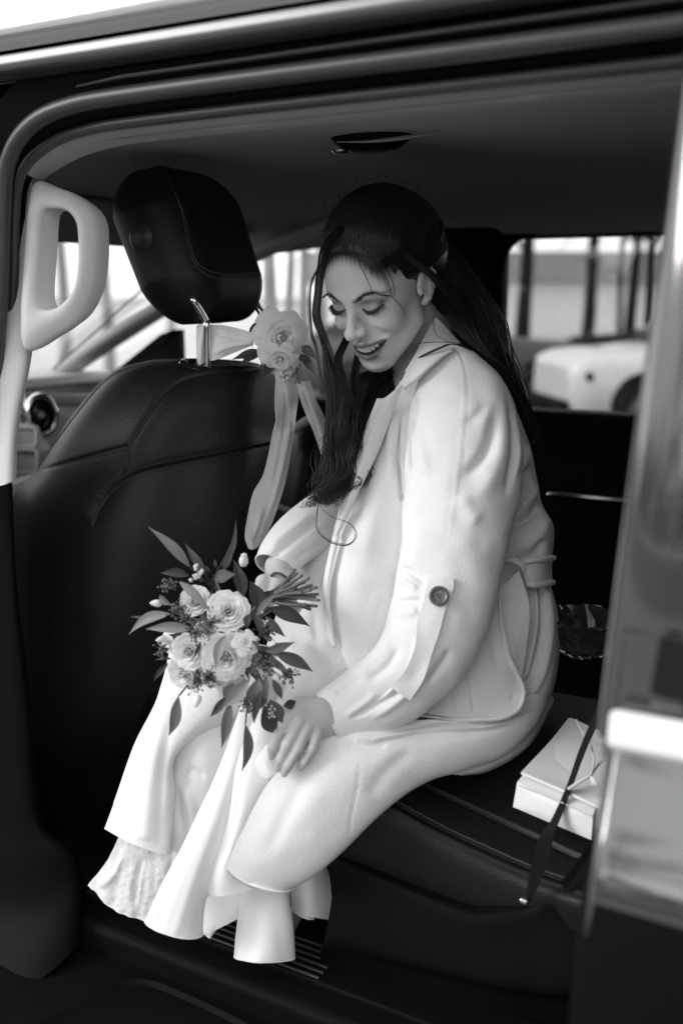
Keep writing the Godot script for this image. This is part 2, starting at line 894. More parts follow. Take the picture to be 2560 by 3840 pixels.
func materials() -> void:
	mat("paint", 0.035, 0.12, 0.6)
	M.paint.clearcoat_enabled = true
	M.paint.clearcoat = 1.0
	M.paint.clearcoat_roughness = 0.04
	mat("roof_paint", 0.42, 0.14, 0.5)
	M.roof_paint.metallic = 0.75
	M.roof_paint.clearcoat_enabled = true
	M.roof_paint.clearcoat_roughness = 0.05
	mat("rail_paint", 0.16, 0.3, 0.5)
	M.rail_paint.metallic = 0.5
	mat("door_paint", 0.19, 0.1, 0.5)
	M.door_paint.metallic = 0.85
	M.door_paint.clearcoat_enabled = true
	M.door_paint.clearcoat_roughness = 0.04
	mat("jamb", 0.004, 0.4, 0.2)
	mat("rubber", 0.045, 0.4, 0.5)
	mat("black_plastic", 0.005, 0.55, 0.16)
	bumpy(M.black_plastic, noise_tex(0.12, true, 3.0), 0.25, 0.06)
	mat("headliner", 0.4, 0.95, 0.1)
	bumpy(M.headliner, noise_tex(0.2, true, 4.0), 0.3, 0.03)
	mat("light_trim", 0.62, 0.55, 0.3)
	bumpy(M.light_trim, noise_tex(0.15, true, 3.0), 0.12, 0.03)
	mat("leather", 0.008, 0.46, 0.36)
	bumpy(M.leather, noise_tex(0.06, true, 5.0, FastNoiseLite.TYPE_CELLULAR, 2), 0.5, 0.09)
	mat("leather_smooth", 0.026, 0.42, 0.45)
	mat("thread", 0.16, 0.7)
	mat("carpet", 0.015, 1.0, 0.1)
	bumpy(M.carpet, noise_tex(0.3, true, 6.0), 0.8, 0.05)
	mat("chrome", 0.75, 0.08)
	M.chrome.metallic = 1.0
	mat("gloss_black", 0.01, 0.15, 0.5)
	mat("fascia", 0.6, 0.4, 0.4)
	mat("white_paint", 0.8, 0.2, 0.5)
	var g := StandardMaterial3D.new()
	g.resource_name = "window_glass"
	g.transparency = BaseMaterial3D.TRANSPARENCY_ALPHA
	g.albedo_color = Color(0.02, 0.02, 0.02, 0.04)
	g.roughness = 0.0
	M["glass"] = g
	var t := g.duplicate()
	t.resource_name = "tinted_glass"
	t.albedo_color = Color(0.0, 0.0, 0.0, 0.22)
	M["tinted"] = t
	var dg := StandardMaterial3D.new()
	dg.resource_name = "dark_mirror_glass"
	dg.albedo_color = grey(0.4)
	dg.metallic = 0.9
	dg.roughness = 0.03
	M["door_glass"] = dg
	# outside
	mat("asphalt", 0.07, 0.9, 0.3)
	mottled(M.asphalt, noise_tex(0.03, false, 1, FastNoiseLite.TYPE_SIMPLEX_SMOOTH, 5, 512, ramp(0.03, 0.06)), 3.0)
	mat("paving", 0.32, 0.9, 0.2)
	mottled(M.paving, noise_tex(0.02, false, 1, FastNoiseLite.TYPE_SIMPLEX_SMOOTH, 5, 512, ramp(0.55, 0.72)), 4.0)
	mat("bounce_paving", 0.2, 0.9, 0.2)
	mottled(M.bounce_paving, noise_tex(0.03, false, 1, FastNoiseLite.TYPE_SIMPLEX_SMOOTH, 5, 512, ramp(0.14, 0.26)), 2.0)
	mat("plaster", 0.75, 0.9, 0.2)
	mat("grey_wall", 0.3, 0.8, 0.2)
	mat("hazed_bark", 0.34, 0.95, 0.1)  # bark colour lightened to stand in for haze
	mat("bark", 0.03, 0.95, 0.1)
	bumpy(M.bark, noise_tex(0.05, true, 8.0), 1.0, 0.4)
	mat("tyre", 0.015, 0.8, 0.2)
	mat("rim", 0.25, 0.3)
	M.rim.metallic = 0.7
	mat("grey_car_paint", 0.09, 0.4)
	mat("white_car_paint", 0.85, 0.2)
	M.white_car_paint.clearcoat_enabled = true
	mat("car_glass", 0.01, 0.05, 0.5)


# ---------- outside ----------
func outside() -> void:
	var s := Shape.new()
	s.grid([v3([Vector3(-300, 0, -300), Vector3(300, 0, -300)]), v3([Vector3(-300, 0, 300), Vector3(300, 0, 300)])])
	tag(put("ground", s, M.paving), "", "", "", "structure")
	s = Shape.new()
	s.grid([v3([Vector3(-80, 0.004, -8.5), Vector3(80, 0.004, -8.5)]), v3([Vector3(-80, 0.004, 13.0), Vector3(80, 0.004, 13.0)])])
	tag(put("road", s, M.asphalt), "", "", "", "structure")
	tag(put("pavement", rbox(Vector3(60, 0.12, 5.6), 0.02, Transform3D(Basis(), Vector3(0, 0.06, 2.25))), M.bounce_paving), "", "", "", "structure")  # unseen pavement added to bounce light up onto her face
	# kerb on the far side of the road
	tag(put("kerb", rbox(Vector3(120, 0.14, 0.25), 0.02, Transform3D(Basis(), Vector3(0, 0.07, 13.1))), M.plaster), "", "", "", "structure")

	s = Shape.new()
	s.grid([v3([Vector3(-13, 0.004, -24), Vector3(10, 0.004, -24)]), v3([Vector3(-13, 0.004, -8.52), Vector3(10, 0.004, -8.52)])])
	tag(put("car_park", s, M.asphalt), "", "", "", "structure")
	# the long low building across the car park
	var b := thing("low_building", at(2350, 1120, 42.0) * Vector3(1, 0, 1))
	tag(b, "long low white building with a grey roof band across the car park", "building")
	var along := Basis(Vector3.UP, -deg_to_rad(-29.0))
	var base := Transform3D(along, b.position)
	put("wall", rbox(Vector3(26, 2.2, 8), 0.02, base.translated_local(Vector3(0, 1.1, -4))), M.plaster, b)
	put("roof", rbox(Vector3(27, 1.25, 9), 0.05, base.translated_local(Vector3(0, 2.83, -4))), M.grey_wall, b)
	# trees beyond the van
	var spots := [[1962, 24.0, 0.33, 0.01], [2207, 22.0, 0.26, 0.02], [2322, 25.0, 0.13, 0.01], [2368, 21.0, 0.22, 0.02], [2425, 23.0, 0.22, 0.02],
		[1015, 14.0, 0.2, 0.01], [1085, 20.0, 0.2, 0.0], [1135, 17.0, 0.18, -0.01], [1195, 15.0, 0.15, 0.02], [405, 16.0, 0.17, -0.02], [235, 22.0, 0.24, 0.0], [640, 24.0, 0.2, 0.0], [1700, 18.0, 0.2, 0.0]]
	var names := ["thick dark tree trunk nearest the left edge of the far side window", "straight dark trunk in the middle of the far side window above the white car", "slender thin trunk right of the middle trunk in the far side window",
		"dark trunk beside the slender one near the door edge", "last trunk showing before the open sliding door hides the window",
		"blurred trunk just right of the headrest", "pale blurred trunk second to the right of the headrest", "blurred trunk third to the right of the headrest", "blurred trunk beside her hair in the far window",
		"blurred trunk seen through the windscreen beside the headrest", "blurred trunk seen through the grab handle hole", "tree trunk hidden mostly by the headrest", "tree standing behind her head"]
	for k in spots.size():
		var p := at(spots[k][0], 1120, spots[k][1]) * Vector3(1, 0, 1)
		tree("bare_tree", p, spots[k][2] * 0.5, spots[k][3], names[k], 100 + k, 3, M.bark if k < 5 else M.hazed_bark)
	# trees on the pavement behind the eye: the door glass and the roof edge mirror them
	var back := [Vector3(-3.2, 0, 13.8), Vector3(0.3, 0, 14.2), Vector3(4.4, 0, 14.5), Vector3(-8.5, 0, 14.0), Vector3(-1.4, 0, 16.0)]
	var back_names := ["bare tree on the pavement mirrored left in the door glass", "bare forked tree on the pavement mirrored in the door paint", "bare tree on the pavement towards the rear of the van",
		"bare tree on the pavement farthest forward", "bare tree on the pavement farthest from the van"]
	for k in back.size():
		tree("pavement_tree", back[k], 0.12, 0.03, back_names[k], 300 + k, 5)
	var hedge := Shape.new()
	for k in 5200:
		var p := Vector3(rng.randf_range(-30, 30), 0, rng.randf_range(15.0, 17.0))
		p.y = rng.randf() * (2.3 + 0.5 * sin(p.x * 1.3) + 0.4 * sin(p.x * 3.1))
		var a := Vector3(rng.randfn(), rng.randfn(), rng.randfn()).normalized() * 0.34
		var c := Vector3(rng.randfn(), rng.randfn(), rng.randfn()).normalized() * 0.16
		hedge.v.append_array(v3([p - a, p + c, p + a, p - c]))
		var q := hedge.v.size() - 4
		hedge.tri(q, q + 1, q + 2)
		hedge.tri(q, q + 2, q + 3)
	hedge.flat()
	tag(put("hedge", hedge, M.bark), "dark hedge along the far side of the pavement, mirrored in the door", "hedge", "", "stuff")
	car("grey_car", at(1985, 1120, 14.5) * Vector3(1, 0, 1), 211.0, M.grey_car_paint, "dark grey parked car seen blurred through the far window behind her hair", 1.95)
	car("black_car", at(2330, 1120, 16.0) * Vector3(1, 0, 1), 31.0, M.tyre, "low dark parked car behind the white one in the far window", 1.0)
	car("white_car", at(2318, 1120, 11.9) * Vector3(1, 0, 1), 36.0, M.white_car_paint, "white parked car whose front wing and wheel fill the lower far window", 1.33)


func tree(called: String, where: Vector3, r: float, lean: float, label: String, sd: int, limbs: int, bark: Material = M.bark) -> void:
	var g := RandomNumberGenerator.new()
	g.seed = sd
	var t := thing(called, where)
	tag(t, label, "tree", "bare trees round the car park")
	var top := 7.5
	var pts := PackedVector3Array()
	for k in 7:
		var f := k / 6.0
		pts.append(where + Vector3(lean * f * top + g.randf_range(-0.04, 0.04), f * top, g.randf_range(-0.06, 0.06)))
	put("trunk", bar(curve(pts, 18), [r * 1.25, r, r * 0.85, r * 0.6, r * 0.25], 9), bark, t)
	var s := Shape.new()
	for k in limbs * 5:
		var h := g.randf_range(0.35, 0.97)
		var a := g.randf() * TAU
		var from := where + Vector3(lean * h * top, h * top, 0)
		limb(s, from, Vector3(cos(a), 0.75, sin(a)).normalized(), (1.15 - h) * 2.6, r * 0.32, 0, g)
	put("branches", s, bark, t)


func limb(s: Shape, from: Vector3, dir: Vector3, length: float, r: float, level: int, g: RandomNumberGenerator) -> void:
	var pts := v3([from])
	var d := dir
	for k in 4:
		d = (d + Vector3(g.randfn(), g.randfn() + 0.15, g.randfn()) * 0.22).normalized()
		pts.append(pts[-1] + d * length * 0.25)
	s.add(bar(pts, [r, r * 0.35], 5, false))
	if level < 2:
		for k in 4:
			var f := g.randi_range(1, 4)
			limb(s, pts[f], (d + Vector3(g.randfn(), g.randfn() * 0.6, g.randfn()) * 0.8).normalized(), length * 0.55, r * 0.5, level + 1, g)


# A parked car: its front wheel stands at the given place and its nose points to -x before the turn.
func car(called: String, wheel_at: Vector3, turn: float, paint: Material, label: String, back := 1.4) -> void:
	var t := thing(called, wheel_at)
	t.rotation_degrees.y = turn
	tag(t, label, "car", "cars parked beyond the van")
	# body sections along the length: x, bottom, side height, top, half width low, half width high
	var sec := [[-0.8, 0.42, 0.7, 0.78, 0.62, 0.55], [-0.76, 0.26, 0.8, 0.88, 0.76, 0.66], [-0.55, 0.2, 0.86, 0.96, 0.86, 0.72], [0.0, 0.2, 0.86, 0.99, 0.9, 0.76], [0.6, 0.2, 0.93, 1.05, 0.9, 0.78],
		[1.6, 0.2, 0.95, 1.06, 0.9, 0.78], [2.7, 0.22, 0.97, 1.06, 0.9, 0.77], [3.2, 0.3, 0.95, 1.05, 0.86, 0.72], [3.42, 0.45, 0.85, 0.95, 0.74, 0.6]]
	var rows := []
	for q in sec:
		var ring := PackedVector3Array()
		for e in [[-0.9, 0], [-1, 0.12], [-1.02, 0.5], [-1, 0.85], [-0.93, 1.0]]:
			ring.append(Vector3(q[0], lerpf(q[1], q[2], e[1]), e[0] * q[4]))
		for e in [-1.0, -0.5, 0.5, 1.0]:
			ring.append(Vector3(q[0], q[3] - absf(e) * 0.03, e * q[5]))
		for e in [[0.93, 1.0], [1, 0.85], [1.02, 0.5], [1, 0.12], [0.9, 0]]:
			ring.append(Vector3(q[0], lerpf(q[1], q[2], e[1]), e[0] * q[4]))
		rows.append(ring)
	var long := []
	for j in rows.size():
		long.append(rows[j])
	var s := Shape.new()
	s.grid(long, true)
	s.fan(rows[0], Vector3(-0.8, 0.6, 0), true)
	s.fan(rows[-1], Vector3(3.42, 0.7, 0))
	put("body", s, paint, t, true)
	var cab := []
	for q in [[0.45, 1.0, 1.02, 0.74], [1.15, 1.0, 1.42, 0.6], [1.6, 1.0, 1.47, 0.6], [2.5, 1.0, 1.44, 0.58], [3.15, 1.0, 1.06, 0.62]]:
		cab.append(v3([Vector3(q[0], q[1], -0.78), Vector3(q[0], q[2] - 0.04, -q[3] - 0.03), Vector3(q[0], q[2], -q[3] * 0.85), Vector3(q[0], q[2], q[3] * 0.85), Vector3(q[0], q[2] - 0.04, q[3] + 0.03), Vector3(q[0], q[1], 0.78)]))
	s = Shape.new()
	s.grid(cab)
	put("windows", s, M.car_glass, t, true)
	s = Shape.new()
	s.grid([v3([Vector3(1.12, 1.43, -0.62), Vector3(1.12, 1.45, 0), Vector3(1.12, 1.43, 0.62)]), v3([Vector3(1.6, 1.47, -0.63), Vector3(1.6, 1.5, 0), Vector3(1.6, 1.47, 0.63)]), v3([Vector3(2.55, 1.44, -0.61), Vector3(2.55, 1.47, 0), Vector3(2.55, 1.44, 0.61)])])
	put("roof", s, paint, t, true)
	for z in [-1, 1]:
		for x in [0.0, 2.55]:
			var arch := lathe([[0.001, 0.0], [0.37, 0.0], [0.385, -0.03]], Transform3D(Basis(Vector3.RIGHT, PI * 0.5 * z), Vector3(x, 0.36, 0.915 * z)), 24)
			put("wheel_arch", arch, M.tyre, t, true)
			var turn_z := Transform3D(Basis(Vector3.RIGHT, PI * 0.5 * z), Vector3(x, 0.31, 0.92 * z))
			var w := put("wheel", lathe([[0.2, 0.03], [0.28, 0.035], [0.305, 0.0], [0.31, -0.08]], turn_z, 28), M.tyre, t, true)
			var rim := lathe([[0.03, 0.03], [0.06, 0.035], [0.12, 0.012], [0.19, 0.02], [0.205, 0.036]], turn_z, 20)
			put("rim", rim, M.rim, w, true)
			put("hub", lathe([[0.001, 0.045], [0.04, 0.045], [0.05, 0.02]], turn_z, 14), M.tyre, w, true)
		put("headlight", rbox(Vector3(0.26, 0.12, 0.1), 0.04, Transform3D(Basis(Vector3.UP, 0.35 * z).rotated(Vector3.BACK, 0.5), Vector3(-0.55, 0.72, 0.78 * z))), M.car_glass, t, true)
		put("wing_mirror", rbox(Vector3(0.12, 0.13, 0.2), 0.05, Transform3D(Basis(), Vector3(0.85, 1.05, 0.98 * z))), paint, t, true)
	put("bumper", rbox(Vector3(0.16, 0.12, 1.3), 0.05, Transform3D(Basis(), Vector3(-0.83, 0.34, 0))), M.tyre, t, true)


# ---------- the van ----------
var van_node: Node3D

func contour(inset: float, z: float, low := 0.62) -> PackedVector3Array:
	var p := []
	for q in [[-1.24, low], [-1.225, 1.0], [-1.175, 1.3], [-1.124, 1.55], [-1.109, 1.66], [-1.094, 1.727], [-1.055, 1.77], [-0.985, 1.793], [-0.85, 1.799], [-0.4, 1.8], [0.2, 1.8], [1.3, 1.8]]:
		p.append(Vector2(q[0], q[1]))
	var out := PackedVector3Array()
	for k in p.size():
		var t: Vector2 = (p[mini(k + 1, p.size() - 1)] - p[maxi(k - 1, 0)]).normalized()
		var n := Vector2(t.y, -t.x)
		out.append(Vector3(p[k].x + n.x * inset * (0.12 if inset > 0.0 else 1.0) - maxf(0.0, n.x) * (-1.03 - z) * 0.35, p[k].y + n.y * inset, z))
	return curve(out, 60)

func run(profile: Array, x0: float, x1: float, n := 12, hollow := 0.0) -> Shape:
	var s := Shape.new()
	var rows := []
	for i in n:
		var x := lerpf(x0, x1, float(i) / (n - 1))
		var row := PackedVector3Array()
		for q in profile:
			row.append(Vector3(x, q[1], q[0]))
		rows.append(curve(row, profile.size() * 4) if hollow == 0.0 else row)
	s.grid(rows)
	return s

func box(size: Vector3, where: Vector3, r := 0.01) -> Shape:
	return rbox(size, r, Transform3D(Basis(), where))

func van() -> void:
	var v := thing("van", Vector3(-0.4, 0, -1.7))
	van_node = v
	tag(v, "dark van with its side door slid open and a woman sitting inside", "van")
	# roof skin with its drip gap
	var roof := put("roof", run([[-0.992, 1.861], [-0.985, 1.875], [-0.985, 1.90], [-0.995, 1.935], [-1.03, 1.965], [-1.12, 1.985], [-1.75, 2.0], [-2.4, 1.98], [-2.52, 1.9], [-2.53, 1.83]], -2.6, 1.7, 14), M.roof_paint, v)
	var rail := put("roof_rail", run([[-1.03, 1.8345], [-0.997, 1.8345], [-0.987, 1.84], [-0.987, 1.85], [-0.994, 1.857], [-1.03, 1.858]], -2.6, 1.7, 10), M.rail_paint, roof)
	put("roof_lining", run([[-1.03, 1.8335], [-1.031, 1.86], [-1.06, 1.95], [-1.75, 1.97], [-2.48, 1.9], [-2.5, 1.74]], -2.6, 1.7, 4, 1.0), M.jamb, v)
	put("drip_channel", run([[-1.032, 1.8325], [-1.062, 1.83], [-1.075, 1.822], [-1.075, 1.808], [-1.05, 1.801], [-1.05, 1.79]], -1.3, 1.4, 8, 1.0), M.jamb, v)
	put("door_track", bar(v3([Vector3(-0.96, 1.8165, -1.03), Vector3(-0.88, 1.8195, -1.025), Vector3(-0.4, 1.8205, -1.022), Vector3(1.4, 1.8205, -1.022)]), [0.0015, 0.0035, 0.0035], 8), M.rubber, v)
	# seals round the opening
	put("door_seal", bar(contour(0.0, -1.03), [0.0115], 12, true), M.rubber, v)
	put("inner_seal", bar(contour(0.026, -1.058), [0.0075], 10, true), M.rubber, v)
	var j := Shape.new()
	j.grid([contour(-0.06, -1.03), contour(-0.02, -1.04), contour(0.0, -1.046), contour(0.012, -1.052), contour(0.03, -1.07), contour(0.034, -1.085)])
	put("door_jamb", j, M.jamb, v)
	j = Shape.new()
	j.grid([contour(0.03, -1.064).slice(28), contour(0.038, -1.075).slice(28), contour(0.042, -1.11).slice(28)])
	put("opening_trim", j, M.headliner, v)
	# headliner
	var rows := []
	for x in [-1.62, -1.5, -1.2, -0.9, -0.6, -0.3, 0.0, 0.5, 1.0, 1.65]:
		var drop := 0.035 * smoothstep(-1.3, -1.62, x)
		rows.append(v3([Vector3(x, 1.757 - drop, -1.078), Vector3(x, 1.768 - drop, -1.11), Vector3(x, 1.785 - drop, -1.3), Vector3(x, 1.79 - drop, -1.75), Vector3(x, 1.78 - drop, -2.2), Vector3(x, 1.752 - drop, -2.36), Vector3(x, 1.70 - drop, -2.42)]))
	var lining := sheet(rows, 60, 90, 0.0, [
		[[[800, 440], [960, 492], [1280, 571], [1540, 668], [1600, 700]], "v", 3.0, 7.0, 0.05, 0.05],
		[[[1880, 330], [2100, 430], [2250, 560], [2360, 700]], "s", 5.0, 30.0],
		[[[1040, 800], [1060, 765], [1130, 748], [1230, 748], [1300, 770]], "v", 5.0, 9.0],
		[[[1040, 800], [1080, 828], [1180, 830], [1290, 810]], "v", 5.0, 9.0]])
	put("headliner", lining, M.headliner, v)
	# ceiling lamp recess
	var c := at(1390, 512, 1.42)
	var hit := snap(lining, 1390, 512)
	if hit.size():
		c = hit[0]
	var lamp := put("ceiling_lamp", lathe([[0.001, -0.022], [0.02, -0.021], [0.034, -0.017], [0.046, -0.008], [0.052, 0.004]], Transform3D(Basis().scaled(Vector3(1.3, 1, 0.9)), c + Vector3(0, -0.001, 0)), 28), M.jamb, v)
	put("lamp_rim", bar(curve(v3([c + Vector3(-0.03, -0.012, 0.05), c + Vector3(0.03, -0.016, 0.056), c + Vector3(0.075, -0.012, 0.04), c + Vector3(0.115, -0.001, 0.0)]), 20), [0.0006, 0.002, 0.003, 0.0008], 6), M.headliner, lamp)
	put("lamp_lens", lathe([[0.001, -0.003], [0.012, -0.002], [0.014, 0.002]], Transform3D(Basis(), c + Vector3(-0.04, -0.022, 0.02)), 12), M.chrome, lamp)

	# far side: wall below and above the windows, pillars
	put("far_wall", box(Vector3(4.0, 0.86, 0.1), Vector3(-0.35, 0.845, -2.47), 0.02), M.black_plastic, v)
	put("far_header", box(Vector3(3.2, 0.16, 0.08), Vector3(0.05, 1.775, -2.47), 0.02), M.black_plastic, v)
	put("far_door_pillar", box(Vector3(0.24, 0.6, 0.08), Vector3(-1.0, 1.48, -2.44), 0.03), M.black_plastic, v)
	put("far_rear_pillar", box(Vector3(1.3, 0.6, 0.08), Vector3(1.05, 1.48, -2.45), 0.03), M.black_plastic, v)
	put("far_window_strip", bar(v3([Vector3(-0.735, 1.073, -2.385), Vector3(-0.70, 1.075, -2.38), Vector3(0.3, 1.075, -2.38)]), [0.004, 0.008, 0.008], 8), M.chrome, v)
	var corner := Shape.new()
	var arc := PackedVector3Array()
	for k in 9:
		var a := PI * 0.5 * k / 8
		arc.append(Vector3(-0.80 - 0.08 * cos(a), 1.615 + 0.085 * sin(a), -2.415))
	var out := PackedVector3Array()
	for k in 9:
		out.append(Vector3(-0.9 + 0.1 * maxf(0, (k - 4) / 4.0), 1.6 + 0.12 * minf(1.0, k / 4.0), -2.415))
	corner.grid([arc, out])
	put("window_corner", corner, M.black_plastic, v)
	put("far_side_window", slab(v3([Vector3(-0.95, 1.26, -2.445), Vector3(0.45, 1.26, -2.445), Vector3(0.45, 1.73, -2.445), Vector3(-0.95, 1.73, -2.445)]), Vector3(0, 0, -0.004)), M.tinted, v)
	put("far_front_window", slab(v3([Vector3(-2.3, 1.26, -2.47), Vector3(-1.1, 1.26, -2.47), Vector3(-1.1, 1.75, -2.47), Vector3(-1.3, 1.75, -2.47), Vector3(-2.3, 1.33, -2.47)]), Vector3(0, 0, -0.004)), M.glass, v)
	# front pillar on the far side, screen and header
	put("front_pillar", bar(curve(v3([Vector3(-2.42, 1.27, -2.36), Vector3(-2.1, 1.435, -2.36), Vector3(-1.87, 1.54, -2.36), Vector3(-1.5, 1.695, -2.36), Vector3(-1.2, 1.765, -2.36)]), 24), [0.048, 0.045, 0.03, 0.035], 10, true, 0.6, Vector3(0, 0, 1)), M.light_trim, v)
	put("near_front_pillar", bar(curve(v3([Vector3(-2.42, 1.27, -1.06), Vector3(-1.87, 1.55, -1.06), Vector3(-1.5, 1.72, -1.06), Vector3(-1.2, 1.77, -1.06)]), 16), [0.05, 0.04], 10), M.light_trim, v)
	put("windscreen_header", box(Vector3(0.14, 0.05, 1.4), Vector3(-1.63, 1.748, -1.75), 0.02), M.headliner, v)
	put("windscreen", slab(v3([Vector3(-2.47, 1.3, -1.05), Vector3(-2.47, 1.3, -2.42), Vector3(-1.63, 1.75, -2.42), Vector3(-1.63, 1.75, -1.05)]), Vector3(-0.003, 0.004, 0)), M.glass, v)
	put("screen_line", bar(px3([[200, 1384, 2.95], [330, 1270, 2.88], [480, 1133, 2.8], [600, 1030, 2.74]]), [0.003], 6), M.rubber, v)
	var visor := put("sun_visor", rbox(Vector3(0.16, 0.018, 0.42), 0.008, Transform3D(Basis(Vector3.BACK, 0.5), Vector3(-1.6, 1.716, -1.83))), M.headliner, v)
	put("visor_edge", bar(px3([[255, 726, 2.12], [330, 734, 2.15], [470, 752, 2.2]]), [0.006], 8), M.white_paint, visor)
	put("rear_view_mirror", rbox(Vector3(0.04, 0.07, 0.16), 0.02, Transform3D(Basis(Vector3.UP, 0.25), at(120, 955, 2.3))), M.gloss_black, v)
	put("sail_panel", slab(px3([[405, 1412, 2.8], [600, 1255, 2.72], [650, 1236, 2.7], [674, 1236, 2.7], [682, 1420, 2.7]]), Vector3(0, 0, -0.02)), M.black_plastic, v)
	# dashboard
	var dash := put("dashboard", box(Vector3(0.5, 0.06, 1.36), Vector3(-2.1, 1.268, -1.74), 0.025), M.black_plastic, v)
	put("cowl", box(Vector3(0.3, 0.04, 1.4), Vector3(-2.33, 1.305, -1.74), 0.015), M.fascia, dash)
	put("fascia", rbox(Vector3(0.08, 0.34, 1.3), 0.03, Transform3D(Basis(Vector3.BACK, -0.12), Vector3(-1.86, 1.12, -1.74))), M.fascia, dash)
	put("fascia_lip", bar(px3([[90, 1497, 2.4], [240, 1502, 2.45], [380, 1500, 2.55]]), [0.016], 8), M.fascia, dash)
	var vc := at(158, 1556, 2.33)
	var face := Basis(Vector3(0, 0, 1), (eye - vc).normalized().lerp(Vector3(1, 0, 0), 0.25).normalized(), Vector3.RIGHT)
	face.x = face.y.cross(Vector3.UP).normalized()
	face.z = face.x.cross(face.y)
	var vt := Transform3D(face, vc)
	var vent := put("air_vent", lathe([[0.034, 0.0], [0.036, 0.008], [0.042, 0.013], [0.048, 0.008], [0.05, -0.02]], vt.scaled_local(Vector3(0.78, 1, 1.05)), 32), M.chrome, dash)
	put("vent_cup", lathe([[0.001, -0.004], [0.036, -0.004], [0.052, -0.03]], vt.scaled_local(Vector3(0.78, 1, 1.05)), 28), M.gloss_black, dash)
	put("vent_knob", lathe([[0.001, 0.012], [0.007, 0.01], [0.009, -0.004]], vt, 14), M.fascia, dash)
	for q in [[100, 1640, 40, 36], [95, 1730, 48, 44]]:
		var frame := PackedVector3Array()
		for e in [[-1, -1], [0.7, -0.95], [1, -0.7], [0.95, 0.8], [0.7, 1.0], [-1, 1]]:
			frame.append(at(q[0] + e[0] * q[2], q[1] + e[1] * q[3], 2.28))
		put("switch_surround", bar(curve(frame, 24), [0.007], 6), M.white_paint, dash)
	put("front_console", slab(px3([[20, 1590, 2.31], [130, 1590, 2.31], [200, 1690, 2.3], [240, 1900, 2.25], [20, 1950, 2.25]]), Vector3(-0.05, 0, 0)), M.fascia, dash)
	put("door_shelf", slab(px3([[20, 1830, 1.95], [130, 1790, 1.95], [260, 1760, 1.95], [260, 1960, 1.95], [20, 1960, 1.95]]), Vector3(-0.03, 0, 0)), M.white_paint, v)

	# near middle pillar: pale trim, grab handle, black lower part
	var pil := put("middle_pillar", sheet([px3([[-60, 560, 1.46], [60, 560, 1.45], [165, 560, 1.45], [240, 548, 1.47]]), px3([[-60, 690, 1.46], [40, 690, 1.44], [120, 685, 1.44], [140, 688, 1.47]]), px3([[-60, 1000, 1.46], [30, 1000, 1.44], [128, 1000, 1.44], [158, 1000, 1.48]]),
		px3([[-60, 1300, 1.46], [20, 1300, 1.44], [100, 1318, 1.44], [122, 1322, 1.47]]), px3([[-60, 1600, 1.46], [10, 1600, 1.44], [56, 1600, 1.44], [72, 1600, 1.47]]), px3([[-60, 1818, 1.46], [0, 1822, 1.44], [45, 1805, 1.44], [62, 1798, 1.47]])], 16, 50, 0.012), M.light_trim, v)
	var hole := [[150, 800], [200, 783], [252, 795], [284, 842], [291, 930], [287, 1020], [268, 1092], [226, 1140], [172, 1162], [138, 1148], [128, 1090], [138, 950]]
	var rim := [[112, 690], [190, 695], [285, 738], [346, 806], [358, 900], [351, 1010], [331, 1110], [280, 1206], [196, 1268], [86, 1322], [70, 1180], [84, 930]]
	var ring_in := PackedVector3Array()
	var ring_out := PackedVector3Array()
	for k in 12:
		ring_in.append(at(hole[k][0], hole[k][1], 1.405))
		ring_out.append(at(rim[k][0], rim[k][1], 1.415))
	ring_in = curve(ring_in, 72, true)
	ring_out = curve(ring_out, 72, true)
	var grows := []
	for q in [[0.0, 0.045], [0.0, 0.008], [0.06, 0.0], [0.3, -0.005], [0.6, -0.005], [0.88, 0.001], [0.98, 0.008], [0.92, 0.024], [0.7, 0.045]]:
		var row := PackedVector3Array()
		for k in 72:
			row.append(ring_in[k].lerp(ring_out[k], q[0]) + Vector3(-0.1, 0, -1.0) * q[1])
		grows.append(row)
	var grip := Shape.new()
	grip.grid(grows, true)
	put("grab_handle", grip, M.light_trim, pil)
	put("pillar_foot", sheet([px3([[-120, 1815, 1.45], [0, 1818, 1.44], [44, 1812, 1.45], [46, 1816, 1.5]]), px3([[-120, 2200, 1.5], [20, 2200, 1.47], [62, 2200, 1.48], [66, 2200, 1.55]]), px3([[-120, 2700, 1.54], [60, 2700, 1.5], [118, 2700, 1.52], [126, 2700, 1.6]]),
		px3([[-120, 3060, 1.57], [80, 3060, 1.52], [150, 3060, 1.54], [166, 3100, 1.62]]), px3([[-120, 3200, 1.57], [120, 3210, 1.52], [250, 3185, 1.53], [285, 3195, 1.6]]), px3([[-120, 3420, 1.57], [130, 3420, 1.52], [290, 3330, 1.53], [314, 3340, 1.6]]), px3([[-120, 3700, 1.5], [100, 3700, 1.46], [280, 3560, 1.5], [320, 3480, 1.57]])], 20, 60, 0.01), M.black_plastic, v)
	put("front_door", box(Vector3(1.2, 1.2, 0.06), Vector3(-1.83, 0.95, -1.0), 0.02), M.paint, v)
	put("front_door_frame", box(Vector3(0.1, 0.75, 0.05), Vector3(-1.21, 1.45, -1.0), 0.02), M.jamb, v)
	put("front_door_top", bar(curve(v3([Vector3(-1.2, 1.79, -1.0), Vector3(-1.5, 1.785, -1.0), Vector3(-1.9, 1.66, -1.0), Vector3(-2.4, 1.36, -1.0)]), 16), [0.03], 8), M.jamb, v)

	# floor, sill and step
	put("cabin_floor", box(Vector3(3.6, 0.06, 1.5), Vector3(-0.5, 0.535, -1.83), 0.01), M.carpet, v)
	put("sill", box(Vector3(1.75, 0.2, 0.2), Vector3(-0.35, 0.512, -1.1), 0.015), M.black_plastic, v)
	var ribs := put("threshold", box(Vector3(1.5, 0.012, 0.075), Vector3(-0.33, 0.615, -1.085), 0.004), M.black_plastic, v)
